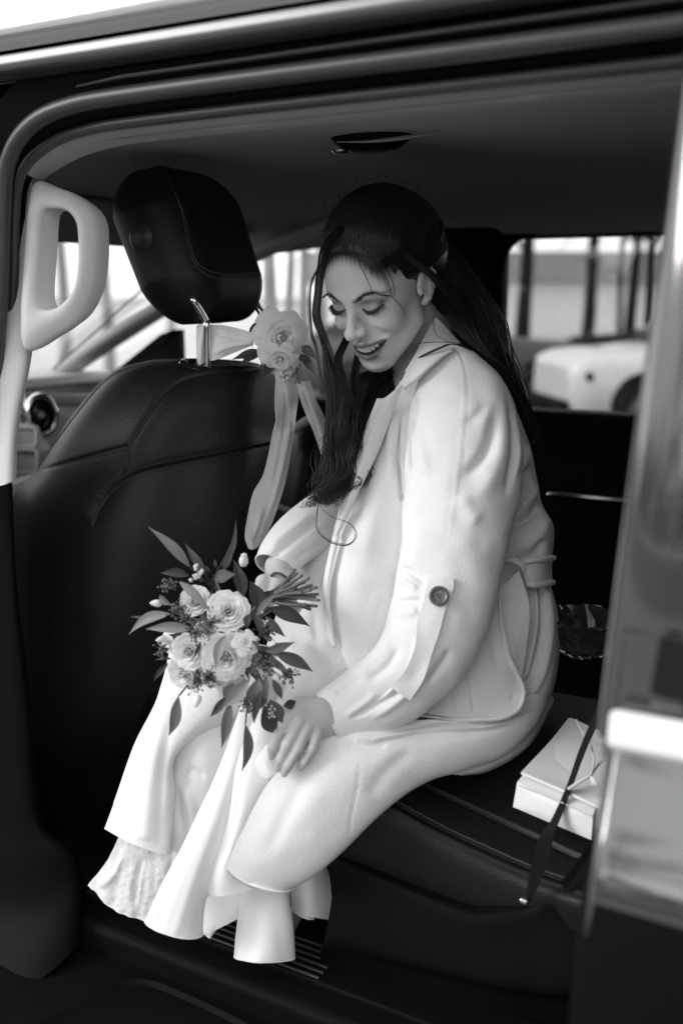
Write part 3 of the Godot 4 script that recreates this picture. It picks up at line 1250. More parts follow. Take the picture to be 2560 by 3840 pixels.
	for k in 6:
		put("rib", bar(v3([Vector3(-1.05, 0.6225, -1.054 - k * 0.0125), Vector3(-0.62, 0.6225, -1.054 - k * 0.0125)]), [0.0026], 6), M.leather_smooth, ribs)
	var step_rows := []
	for w in [3500, 3600, 3700, 3800, 3960]:
		var row := PackedVector3Array()
		for u in [-120, 150, 420, 690, 960, 1250, 1500]:
			row.append(aty(u, w, 0.571))
		step_rows.append(row)
	var step := sheet(step_rows, 170, 70, 0.03, [[[[60, 3900], [250, 3800], [390, 3730], [480, 3690], [570, 3692], [720, 3752], [900, 3840], [1100, 3950]], "s", 7.0, 34.0, 0.05, 0.05]])
	put("step_plate", step, M.black_plastic, v)
	put("side_sill_outer", box(Vector3(3.0, 0.4, 0.08), Vector3(-0.35, 0.33, -0.97), 0.03), M.paint, v)
	var front_tub := put("seat_tub", box(Vector3(0.5, 0.36, 0.6), Vector3(-1.25, 0.74, -1.5), 0.03), M.black_plastic, v)
	for k in 4:
		put("floor_rail", bar(px3([[180 + k * 20, 2980 + k * 150, 1.85], [420, 2850 + k * 150, 1.9], [640, 2760 + k * 150, 1.95]]), [0.012], 6), M.leather_smooth, front_tub)

	# what closes the cabin at the rear
	put("rear_wall", box(Vector3(0.1, 1.5, 1.6), Vector3(1.68, 1.25, -1.75), 0.02), M.black_plastic, v)
	put("rear_side_wall", box(Vector3(1.5, 1.25, 0.1), Vector3(0.95, 1.2, -1.09), 0.03), M.black_plastic, v)

	# sliding door, open, standing out from the side
	var frame_m: Material = M.door_paint
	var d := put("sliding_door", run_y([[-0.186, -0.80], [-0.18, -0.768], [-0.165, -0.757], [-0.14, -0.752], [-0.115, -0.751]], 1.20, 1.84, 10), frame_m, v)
	put("door_window", slab(v3([Vector3(-0.118, 1.30, -0.752), Vector3(1.0, 1.27, -0.752), Vector3(1.0, 1.84, -0.803), Vector3(-0.085, 1.84, -0.803)]), Vector3(0, 0, -0.004)), M.door_glass, d)
	put("window_seal", bar(v3([Vector3(-0.12, 1.30, -0.75), Vector3(1.0, 1.255, -0.75)]), [0.006], 8), M.rubber, d)
	var low := Shape.new()
	var lrows := []
	for i in 40:
		var y := lerpf(1.297, 0.45, i / 39.0)
		var bulge := 0.06 * smoothstep(1.25, 1.08, y) - 0.05 * smoothstep(1.05, 0.6, y)
		var row := PackedVector3Array()
		for x in [-0.186, -0.18, -0.172, -0.165, -0.16, -0.155, -0.14, -0.1, 0.0, 0.3, 0.6, 1.0]:
			var edge := smoothstep(-0.19, -0.16, x)
			row.append(Vector3(x - (1.2 - y) * 0.03, y, -0.80 + 0.047 * sin(edge * PI * 0.5) + bulge * edge))
		lrows.append(curve(row, 44))
	low.grid(lrows)
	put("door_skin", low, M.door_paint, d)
	var dark_layer := Shape.new()
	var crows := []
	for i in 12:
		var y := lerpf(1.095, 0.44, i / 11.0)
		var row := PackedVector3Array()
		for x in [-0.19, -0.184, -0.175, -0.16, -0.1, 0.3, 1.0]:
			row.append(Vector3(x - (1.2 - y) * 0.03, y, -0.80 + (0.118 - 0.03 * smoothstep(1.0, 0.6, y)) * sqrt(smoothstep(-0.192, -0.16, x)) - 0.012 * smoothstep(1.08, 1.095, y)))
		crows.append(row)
	dark_layer.grid(crows)
	put("door_dark_reflection", dark_layer, M.black_plastic, d)  # black layer added where the lower door would mirror dark ground
	put("door_inner", box(Vector3(1.15, 0.8, 0.03), Vector3(0.4, 0.86, -0.83), 0.01), M.black_plastic, d)
	var grip2 := put("door_white_bar", rbox(Vector3(0.3, 0.031, 0.014), 0.0065, Transform3D(Basis(Vector3.BACK, 0.02) * Basis(Vector3.RIGHT, -0.25), Vector3(-0.02, 1.224, -0.737))), M.white_paint, d)  # white bar set along the door below its window
	put("dark_reflection_plate", rbox(Vector3(0.055, 0.05, 0.004), 0.0018, Transform3D(Basis(Vector3.BACK, -0.1), Vector3(-0.112, 1.275, -0.744))), M.gloss_black, d)  # dark plate standing in for a reflection on the door


# A vertical strip: a profile of [x, z] swept from y0 to y1.
func run_y(profile: Array, y0: float, y1: float, n: int) -> Shape:
	var s := Shape.new()
	var rows := []
	for i in n:
		var y := lerpf(y0, y1, float(i) / (n - 1))
		var row := PackedVector3Array()
		for q in profile:
			row.append(Vector3(q[0] + (y - 1.3) * 0.05, y, q[1] - maxf(0.0, y - 1.3) * 0.09))
		rows.append(curve(row, profile.size() * 3))
	s.grid(rows)
	return s


# ---------- seats ----------
func front_seat() -> void:
	var v := van_node
	# backrest: control rows from the front edge of the side bolster round to the far edge of the back
	var rows := [
		px3([[560, 1352, 1.84], [600, 1347, 1.76], [690, 1343, 1.72], [800, 1345, 1.72], [940, 1358, 1.75], [1010, 1385, 1.82]]),
		px3([[445, 1382, 1.82], [505, 1385, 1.72], [640, 1392, 1.66], [800, 1390, 1.65], [950, 1395, 1.69], [1032, 1420, 1.8]]),
		px3([[360, 1452, 1.81], [410, 1460, 1.70], [590, 1500, 1.62], [760, 1500, 1.62], [950, 1500, 1.67], [1045, 1520, 1.8]]),
		px3([[262, 1570, 1.8], [310, 1590, 1.68], [510, 1650, 1.60], [700, 1660, 1.61], [930, 1650, 1.66], [1042, 1660, 1.79]]),
		px3([[140, 1760, 1.8], [195, 1780, 1.67], [460, 1840, 1.585], [680, 1850, 1.60], [920, 1840, 1.65], [1030, 1830, 1.79]]),
		px3([[45, 1880, 1.8], [115, 1920, 1.66], [400, 2050, 1.58], [650, 2080, 1.60], [900, 2060, 1.66], [1020, 2040, 1.79]]),
		px3([[10, 2200, 1.82], [80, 2250, 1.68], [340, 2350, 1.6], [600, 2380, 1.62], [860, 2360, 1.68], [1000, 2340, 1.8]]),
		px3([[40, 2550, 1.86], [110, 2600, 1.72], [300, 2680, 1.66], [560, 2720, 1.68], [840, 2700, 1.72], [960, 2680, 1.84]]),
		px3([[60, 2800, 1.92], [130, 2830, 1.8], [300, 2880, 1.74], [560, 2900, 1.76], [800, 2880, 1.8], [900, 2860, 1.9]])]
	var back := sheet(rows, 190, 260, 0.05, [
		[[[1040, 1375], [900, 1392], [760, 1406], [660, 1440], [590, 1510], [530, 1600], [490, 1675], [474, 1770]], "v", 4.0, 7.0, 0.02, 0.02],
		[[[1040, 1360], [900, 1376], [745, 1390], [640, 1428], [570, 1500], [515, 1590], [470, 1668]], "r", 3.0, 14.0, 0.02, 0.1],
		[[[130, 1768], [250, 1735], [380, 1700], [480, 1674]], "v", 4.0, 7.0, 0.02, 0.02],
		[[[330, 1985], [380, 1880], [440, 1815], [520, 1768], [640, 1738], [830, 1700], [1040, 1655]], "s", 9.0, 18.0, 0.08, 0.02]])
	var seat := put("front_seat", back, M.leather, v)
	put("stitching", stitches(back, [[152, 1748], [205, 1668], [262, 1590], [320, 1515], [385, 1440], [440, 1398], [505, 1372], [590, 1356], [700, 1350]], 70, 0.7), M.thread, seat)
	put("seat_edge", piping(back, [[146, 1752], [199, 1672], [256, 1593], [314, 1518], [379, 1443], [436, 1400], [500, 1373], [586, 1356]], 40, 0.0022, -0.0005), M.leather_smooth, seat)
	put("post_sleeve", lathe([[0.02, 0.0], [0.026, 0.003], [0.033, 0.002], [0.036, -0.004]], Transform3D(Basis(Vector3.BACK, -0.2), at(752, 1364, 1.675)), 20), M.gloss_black, seat)
	put("seat_cushion", rbox(Vector3(0.55, 0.18, 0.5), 0.07, Transform3D(Basis(), Vector3(-1.45, 0.95, -1.5))), M.leather, seat)
	# headrest
	var c := at(716, 930, 1.72)
	var basis := Basis(Vector3.UP, deg_to_rad(4.0)) * Basis(Vector3.BACK, deg_to_rad(13.0))
	var hr := rbox(Vector3(0.145, 0.25, 0.275), 0.0715, Transform3D(), 16)
	for k in hr.v.size():
		var p := hr.v[k]
		var low := smoothstep(0.02, -0.13, p.y)
		p.z *= 1.0 - 0.12 * low
		p.z *= 1.0 - 0.16 * smoothstep(0.0, 0.13, p.y)
		p.x *= 1.0 - 0.14 * smoothstep(0.02, 0.13, p.y) - 0.2 * low
		p.x += 0.02 * p.y / 0.12 * -1.0
		p.x += 0.012 * (1.0 - pow(p.z / 0.14, 2.0)) * signf(p.x)
		p.y += 0.012 * (1.0 - pow(p.z / 0.14, 2.0)) * signf(p.y)
		hr.v[k] = c + basis * p
	folds(hr, [
		[[[600, 1175], [520, 1110], [478, 1010], [465, 900], [480, 830], [540, 800], [600, 830], [650, 920], [690, 1010], [722, 1060]], "v", 2.5, 5.0, 0.05, 0.05]])
	var head := put("headrest", hr, M.leather, seat)
	var la := [[655, 720], [678, 770], [702, 850], [718, 930], [742, 988], [790, 1018], [880, 1030], [990, 1020]]
	var lb := [[632, 660], [656, 720], [680, 790], [696, 870], [712, 940], [738, 1000], [790, 1036], [880, 1050], [1000, 1040]]
	put("headrest_stitching", stitches(hr, la, 60, 0.7), M.thread, seat)
	put("headrest_stitching", stitches(hr, lb, 64, 0.7), M.thread, seat)
	var b := snap(hr, 525, 893)
	if b.size():
		var y: Vector3 = b[1]
		var x := y.cross(Vector3.UP).normalized()
		var bt := Transform3D(Basis(x, y, x.cross(y)), b[0])
		put("headrest_button", lathe([[0.001, 0.004], [0.010, 0.0045], [0.012, 0.003], [0.013, 0.0015], [0.0145, 0.004], [0.0165, 0.0045], [0.0185, 0.002], [0.020, 0.0005], [0.024, -0.002]], bt, 32), M.leather_smooth, seat)
	var root := snap(hr, 730, 1128)
	var foot := snap(hr, 768, 1190)
	if root.size() and foot.size():
		put("headrest_post", bar(curve(v3([root[0] - root[1] * 0.008, root[0] + root[1] * 0.004, foot[0] + foot[1] * 0.008, at(776, 1225, 1.645), at(778, 1370, 1.665)]), 30), [0.0065], 12), M.chrome, seat)
	put("headrest_post", bar(curve(px3([[950, 1110, 1.78], [965, 1150, 1.775], [985, 1200, 1.775], [990, 1370, 1.78]]), 24), [0.0065], 12), M.chrome, seat)
	# driver's seat, glimpsed beyond the ribbon
	var other := put("driver_seat", sheet([px3([[1080, 1640, 2.2], [1120, 1600, 2.15], [1200, 1570, 2.15], [1330, 1560, 2.2]]), px3([[1060, 1720, 2.2], [1110, 1700, 2.1], [1200, 1690, 2.1], [1340, 1700, 2.2]]), px3([[1000, 1950, 2.2], [1080, 1950, 2.1], [1200, 1950, 2.1], [1350, 1950, 2.2]]), px3([[980, 2300, 2.25], [1080, 2300, 2.15], [1200, 2300, 2.15], [1350, 2300, 2.2]])], 24, 30, 0.04), M.leather, v)
	put("seat_trim", bar(px3([[1030, 1650, 2.08], [1100, 1612, 2.06], [1170, 1565, 2.06]]), [0.009], 8), M.fascia, other)
	put("seat_lever", bar(px3([[1040, 1900, 2.02], [1120, 1930, 2.02], [1180, 1945, 2.02]]), [0.007], 8), M.fascia, other)


func rear_bench() -> void:
	var v := van_node
	var rows := [
		px3([[1150, 2480, 1.75], [1500, 2520, 1.72], [1800, 2560, 1.68], [2100, 2600, 1.62], [2420, 2660, 1.55]]),
		px3([[1180, 2720, 1.55], [1500, 2790, 1.53], [1800, 2840, 1.5], [2100, 2880, 1.45], [2420, 2950, 1.38]]),
		px3([[1200, 2850, 1.45], [1500, 2910, 1.44], [1752, 3018, 1.41], [2012, 3140, 1.36], [2380, 3260, 1.27]]),
		px3([[1210, 2920, 1.41], [1454, 2990, 1.40], [1677, 3112, 1.37], [1980, 3250, 1.32], [2340, 3380, 1.24]]),
		px3([[1210, 3000, 1.395], [1430, 3060, 1.38], [1660, 3190, 1.35], [1960, 3320, 1.30], [2300, 3430, 1.23]]),
		px3([[1210, 3230, 1.405], [1400, 3300, 1.39], [1640, 3400, 1.36], [1930, 3460, 1.31], [2280, 3500, 1.24]])]
	var cushion := sheet(rows, 170, 150, 0.04, [
		[[[1330, 2830], [1575, 2937], [1752, 3021], [2012, 3142], [2161, 3212], [2300, 3260]], "v", 5.0, 9.0, 0.02, 0.02],
		[[[1330, 2930], [1454, 2996], [1677, 3117], [1980, 3252], [2200, 3330]], "v", 5.0, 8.0, 0.02, 0.02],
		[[[1330, 2955], [1454, 3020], [1677, 3140], [1980, 3275], [2200, 3352]], "r", 3.0, 14.0, 0.02, 0.02]])
	var bench := put("rear_bench", cushion, M.leather, v)
	put("stitching", stitches(cushion, [[1462, 2990], [1677, 3106], [1830, 3176], [1980, 3243], [2120, 3295]], 66, 0.62), M.thread, bench)
	put("stitching", stitches(cushion, [[1575, 2930], [1752, 3013], [2012, 3134], [2161, 3204]], 76, 0.7, 0.0004), M.thread, bench)
	put("stitching", stitches(cushion, [[1575, 2944], [1752, 3028], [2012, 3150], [2161, 3220]], 76, 0.7, 0.0004), M.thread, bench)
	put("backrest", rbox(Vector3(0.2, 0.75, 1.15), 0.07, Transform3D(Basis(Vector3.BACK, -0.16), Vector3(-0.12, 1.16, -1.85))), M.leather, bench)
	# plastic shell below the cushion
	var shell := sheet([
		px3([[1205, 3190, 1.42], [1290, 3216, 1.40], [1500, 3298, 1.375], [1752, 3390, 1.335], [1891, 3386, 1.32], [1984, 3370, 1.31], [2087, 3316, 1.295], [2152, 3240, 1.29], [2260, 3100, 1.28]]),
		px3([[1215, 3225, 1.40], [1290, 3240, 1.38], [1500, 3330, 1.355], [1752, 3428, 1.315], [1891, 3430, 1.3], [1990, 3412, 1.29], [2100, 3355, 1.275], [2190, 3270, 1.27], [2300, 3120, 1.26]]),
		px3([[1244, 3345, 1.385], [1300, 3345, 1.375], [1500, 3420, 1.35], [1752, 3520, 1.31], [1891, 3530, 1.295], [2000, 3510, 1.285], [2120, 3470, 1.27], [2240, 3400, 1.26], [2350, 3300, 1.25]]),
		px3([[1215, 3530, 1.385], [1290, 3520, 1.375], [1500, 3590, 1.35], [1752, 3660, 1.31], [1891, 3690, 1.29], [2000, 3700, 1.28], [2120, 3700, 1.265], [2240, 3680, 1.255], [2350, 3640, 1.245]]),
		px3([[1200, 3600, 1.41], [1290, 3600, 1.4], [1500, 3640, 1.37], [1752, 3700, 1.33], [1891, 3735, 1.31], [2000, 3757, 1.3], [2120, 3768, 1.285], [2240, 3765, 1.275], [2350, 3750, 1.265]]),
		px3([[1220, 3720, 1.44], [1290, 3740, 1.43], [1500, 3800, 1.4], [1752, 3880, 1.36], [1891, 3900, 1.34], [2000, 3920, 1.33], [2120, 3930, 1.315], [2240, 3940, 1.3], [2350, 3940, 1.29]])], 80, 60, 0.01)
	put("seat_shell", shell, M.black_plastic, bench)
	# belt
	var belt := sheet([
		px3([[2252, 2600, 1.33], [2268, 2606, 1.32]]), px3([[2219, 2690, 1.315], [2243, 2698, 1.305]]), px3([[2170, 2810, 1.30], [2192, 2816, 1.292]]), px3([[2121, 2950, 1.283], [2140, 2956, 1.276]]),
		px3([[2066, 3072, 1.268], [2098, 3070, 1.262]]), px3([[2020, 3140, 1.262], [2074, 3130, 1.256]]), px3([[1992, 3240, 1.262], [2054, 3235, 1.256]]), px3([[1974, 3340, 1.268], [2010, 3338, 1.262]]), px3([[1972, 3385, 1.275], [1985, 3386, 1.272]])], 6, 60, 0.0015)
	var strap := put("seat_belt", belt, mat("webbing", 0.012, 0.75, 0.2), v)
	put("belt_anchor", rbox(Vector3(0.012, 0.008, 0.012), 0.003, Transform3D(Basis(), at(1966, 3376, 1.27))), M.chrome, strap)


# ---------- the woman ----------
var woman_node: Node3D
var body_shape: Shape
# her head: x to her left, y up through the crown, z out of the face
var skull := Transform3D(Basis(Vector3(0.98905, 0.0201, 0.1462), Vector3(-0.08425, 0.89028, 0.44754), Vector3(-0.12117, -0.45496, 0.88223)), Vector3(-0.72903, 1.57883, -1.44564))

func hv(x: float, y: float, z: float) -> Vector3:
	return Vector3(x, y, z)

func mirror(list: Array[Prim], a: Prim) -> void:
	list.append(a)
	var flip := Vector3(-1, 1, 1)
	list.append(ell(a.a * flip, a.r, a.k, a.cut) if a.kind == 0 else cap(a.a * flip, a.b * flip, a.ra, a.rb, a.k, a.cut))

func head_field() -> Array[Prim]:
	var f: Array[Prim] = []
	f.append(ell(hv(0, 0.036, -0.012), hv(0.071, 0.084, 0.09), 0.01))
	f.append(ell(hv(0, 0.028, 0.04), hv(0.059, 0.056, 0.052), 0.03))
	f.append(ell(hv(0, -0.035, 0.032), hv(0.052, 0.07, 0.05), 0.03))
	mirror(f, cap(hv(0.05, -0.065, 0.012), hv(0.018, -0.103, 0.064), 0.013, 0.014, 0.03))
	f.append(ell(hv(0, -0.106, 0.072), hv(0.0165, 0.0145, 0.0145), 0.022))
	mirror(f, ell(hv(0.037, -0.037, 0.062), hv(0.021, 0.02, 0.0225), 0.022))
	f.append(ell(hv(0.003, -0.073, 0.07), hv(0.032, 0.026, 0.0245), 0.018))
	mirror(f, cap(hv(0.012, 0.013, 0.0845), hv(0.045, 0.015, 0.068), 0.0085, 0.0075, 0.016))
	mirror(f, ell(hv(0.032, -0.005, 0.1), hv(0.017, 0.0105, 0.014), 0.012, true))
	mirror(f, ell(hv(0.0315, -0.004, 0.0715), hv(0.0155, 0.0135, 0.0148), 0.004))
	mirror(f, cap(hv(0.018, 0.0005, 0.0875), hv(0.032, 0.0035, 0.0895), 0.0012, 0.0014, 0.003, true))
	mirror(f, cap(hv(0.032, 0.0035, 0.0895), hv(0.046, 0.0005, 0.081), 0.0014, 0.001, 0.003, true))
	f.append(cap(hv(0, 0.008, 0.0855), hv(0, -0.034, 0.1085), 0.0062, 0.0078, 0.012))
	f.append(ell(hv(0, -0.0385, 0.1115), hv(0.0095, 0.0085, 0.0095), 0.008))
	mirror(f, ell(hv(0.0132, -0.0395, 0.1), hv(0.0068, 0.0068, 0.0098), 0.008))
	mirror(f, ell(hv(0.0068, -0.0465, 0.105), hv(0.0034, 0.0025, 0.005), 0.003, true))
	mirror(f, cap(hv(0.022, -0.035, 0.0955), hv(0.043, -0.052, 0.0795), 0.0006, 0.0012, 0.009, true))
	# smiling lips
	var cr_ := hv(0.0385, -0.0610, 0.0765)
	var cl := hv(-0.0300, -0.0625, 0.0785)
	f.append(cap(cr_, hv(0.019, -0.0615, 0.0945), 0.0018, 0.0037, 0.006))
	f.append(cap(cl, hv(-0.012, -0.0623, 0.0958), 0.0018, 0.0037, 0.006))
	f.append(cap(hv(0.019, -0.0615, 0.0945), hv(0.003, -0.0620, 0.0980), 0.0037, 0.0042, 0.004))
	f.append(cap(hv(-0.012, -0.0623, 0.0958), hv(0.003, -0.0620, 0.0980), 0.0037, 0.0042, 0.004))
	f.append(cap(cr_, hv(0.021, -0.0805, 0.0890), 0.0018, 0.0038, 0.006))
	f.append(cap(cl, hv(-0.015, -0.0810, 0.0900), 0.0018, 0.0038, 0.006))
	f.append(cap(hv(0.021, -0.0810, 0.0895), hv(0.003, -0.0870, 0.0930), 0.0038, 0.0047, 0.004))
	f.append(cap(hv(-0.015, -0.0815, 0.0905), hv(0.003, -0.0870, 0.0930), 0.0038, 0.0047, 0.004))
	f.append(cap(hv(0.0365, -0.0622, 0.084), hv(0.021, -0.0708, 0.0965), 0.0022, 0.0052, 0.0025, true))
	f.append(cap(hv(-0.0282, -0.0637, 0.085), hv(-0.013, -0.0715, 0.0975), 0.0022, 0.0052, 0.0025, true))
	f.append(cap(hv(0.021, -0.0708, 0.0965), hv(0.003, -0.0752, 0.1015), 0.0052, 0.0072, 0.0025, true))
	f.append(cap(hv(-0.013, -0.0715, 0.0975), hv(0.003, -0.0752, 0.1015), 0.0052, 0.0072, 0.0025, true))
	f.append(cap(hv(-0.01, -0.0985, 0.094), hv(0.016, -0.0975, 0.092), 0.003, 0.003, 0.012, true))
	# ears
	for s in [1.0, -1.0]:
		var e := [hv(0.068, -0.012, 0.004), hv(0.072, 0.008, -0.012), hv(0.076, 0.008, -0.027), hv(0.077, -0.006, -0.034), hv(0.075, -0.022, -0.026), hv(0.07, -0.038, -0.01), hv(0.068, -0.041, -0.002)]
		for k in 6:
			var a: Vector3 = e[k]
			var b: Vector3 = e[k + 1]
			f.append(cap(hv(a.x * s, a.y, a.z), hv(b.x * s, b.y, b.z), 0.003 if k < 4 else 0.005, 0.003 if k < 3 else 0.005, 0.004))
		f.append(ell(hv(0.071 * s, -0.014, -0.016), hv(0.004, 0.024, 0.018), 0.006))
		f.append(cap(hv(0.076 * s, 0.0, -0.022), hv(0.074 * s, -0.028, -0.014), 0.0025, 0.003, 0.004))
		f.append(ell(hv(0.071 * s, -0.019, 0.006), hv(0.005, 0.007, 0.005), 0.004))
	f.append(cap(hv(0, -0.05, -0.02), hv(0.004, -0.16, -0.085), 0.05, 0.054, 0.025))
	return f

func face_tone(p: Vector3) -> float:
	var t := 0.7
	var warm := exp(-pow((absf(p.x) - 0.04) / 0.02, 2.0) - pow((p.y + 0.035) / 0.018, 2.0))
	t -= 0.03 * warm
	# hair roots thicken towards the hairline
	var roots := pow(p.x / 0.0715, 2.0) + pow((p.y + 0.038) / 0.117, 2.0) + pow((p.z - 0.092) / 0.074, 2.0)
	t = lerpf(t, 0.02, smoothstep(0.014, 0.05, p.y) * pow(smoothstep(0.70, 1.06, roots + 0.02 * sin(p.x * 900.0) + 0.015 * sin(p.x * 2300.0)), 1.3))
	if p.z > 0.04:
		for s in [1.0, -1.0]:
			var x: float = p.x * s
			# eye shadow and lids
			t = lerpf(t, 0.17, 0.85 * exp(-pow((x - 0.034) / 0.019, 2.0) - pow((p.y - 0.0045) / 0.0066, 2.0)))
			t = lerpf(t, 0.05, 0.75 * exp(-pow((x - 0.046) / 0.006, 2.0) - pow((p.y + 0.001) / 0.004, 2.0)))
			t = lerpf(t, 0.36, 0.75 * exp(-pow((x - 0.031) / 0.009, 2.0) - pow((p.y + 0.0035) / 0.0025, 2.0)))
			# brows
			var arch := 0.0098 + 0.0105 * smoothstep(0.008, 0.036, x) - 0.009 * smoothstep(0.038, 0.062, x)
			var thick := lerpf(0.0032, 0.0017, smoothstep(0.02, 0.058, x))
			if x > 0.004:
				t = lerpf(t, 0.07, 0.9 * exp(-pow((p.y - arch) / thick, 2.0)) * smoothstep(0.006, 0.014, x) * smoothstep(0.064, 0.05, x))
		# lips
		var m := (p.x - 0.0045)
		var up := -0.0572 - 0.0012 * exp(-pow(m / 0.004, 2.0)) - 1.0 * m * m
		var low := -0.0935 + 25.0 * m * m
		if p.y < up and p.y > low and absf(m) < 0.036 and p.z > 0.07:
			var soft := minf(smoothstep(0.0, 0.0022, up - p.y), smoothstep(0.0, 0.0022, p.y - low))
			t = lerpf(t, 0.2, 0.9 * soft)
		var gap := 1.0 - pow(m / 0.0355, 2.0)  # shade in the mouth opening and nostrils is painted into the tone
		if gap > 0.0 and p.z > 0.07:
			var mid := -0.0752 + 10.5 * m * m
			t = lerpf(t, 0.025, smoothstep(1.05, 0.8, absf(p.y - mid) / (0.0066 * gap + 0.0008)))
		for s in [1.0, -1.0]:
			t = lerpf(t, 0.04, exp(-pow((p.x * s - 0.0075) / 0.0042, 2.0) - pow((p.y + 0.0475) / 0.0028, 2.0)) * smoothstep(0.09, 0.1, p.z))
	return t

func paint_verts(s: Shape, base: float, use_face := false) -> void:
	s.col.resize(s.v.size())
	for k in s.v.size():
		var t := face_tone(s.v[k]) if use_face else base
		s.col[k] = Color(t, t, t)

# A limb of a hand: px, depth and radius in px at each joint.
func chain(f: Array[Prim], joints: Array, k := 0.004) -> void:
	for i in joints.size() - 1:
		var a: Array = joints[i]
		var b: Array = joints[i + 1]
		f.append(cap(at(a[0], a[1], a[2]), at(b[0], b[1], b[2]), a[3] * a[2] / FOCAL, b[3] * b[2] / FOCAL, k))

# A lock of hair: guide points [u, v, depth, spread in px], a number of hairs and their thickness.
func lock(s: Shape, guide: Array, count: int, r: float, n := 16, wild := 1.0, wave := 0.0) -> void:
	var c := PackedVector3Array()
	var w := PackedVector3Array()
	for g in guide:
		c.append(at(g[0], g[1], g[2]))
		w.append(Vector3(g[3] * g[2] / FOCAL, 0, 0))
	var cc := curve(c, n)
	var ww := curve(w, n)
	var beat := rng.randf() * TAU
	for q in int(count * 1.7):
		var a := rng.randf() * TAU
		var rad := sqrt(rng.randf())
		var ph := beat + rng.randfn() * 0.55
		var drift := Vector2(rng.randfn(), rng.randfn()) * 0.3 * wild
		var pts := PackedVector3Array()
		var stop := n if rng.randf() < 0.7 else int(n * rng.randf_range(0.7, 1.0))
		for i in stop:
			var f := float(i) / (n - 1)
			var off := Vector2(cos(a + f * 0.8 * wild), sin(a + f * 0.8 * wild)) * rad + drift * f
			off += Vector2(sin(ph + f * 12.0), cos(ph + f * 10.0)) * wave * minf(1.0, f * 1.6)
			pts.append(cc[i] + (rgt * off.x + fwd * off.y * 0.7 + upv * off.y * 0.2) * ww[i].x)
		if pts.size() > 3:
			s.add(bar(pts, [r * 0.1, r * 0.6, r * 0.68, r * 0.68, r * 0.6, r * 0.5, r * 0.15], 4, false))

func skin_mat() -> StandardMaterial3D:
	var m := mat("skin", 1.0, 0.48, 0.4)
	m.albedo_color = Color.WHITE
	m.vertex_color_use_as_albedo = true
	m.subsurf_scatter_enabled = true
	m.subsurf_scatter_strength = 0.12
	bumpy(m, noise_tex(0.15, true, 2.0, FastNoiseLite.TYPE_CELLULAR, 2), 0.08, 0.03)
	return m

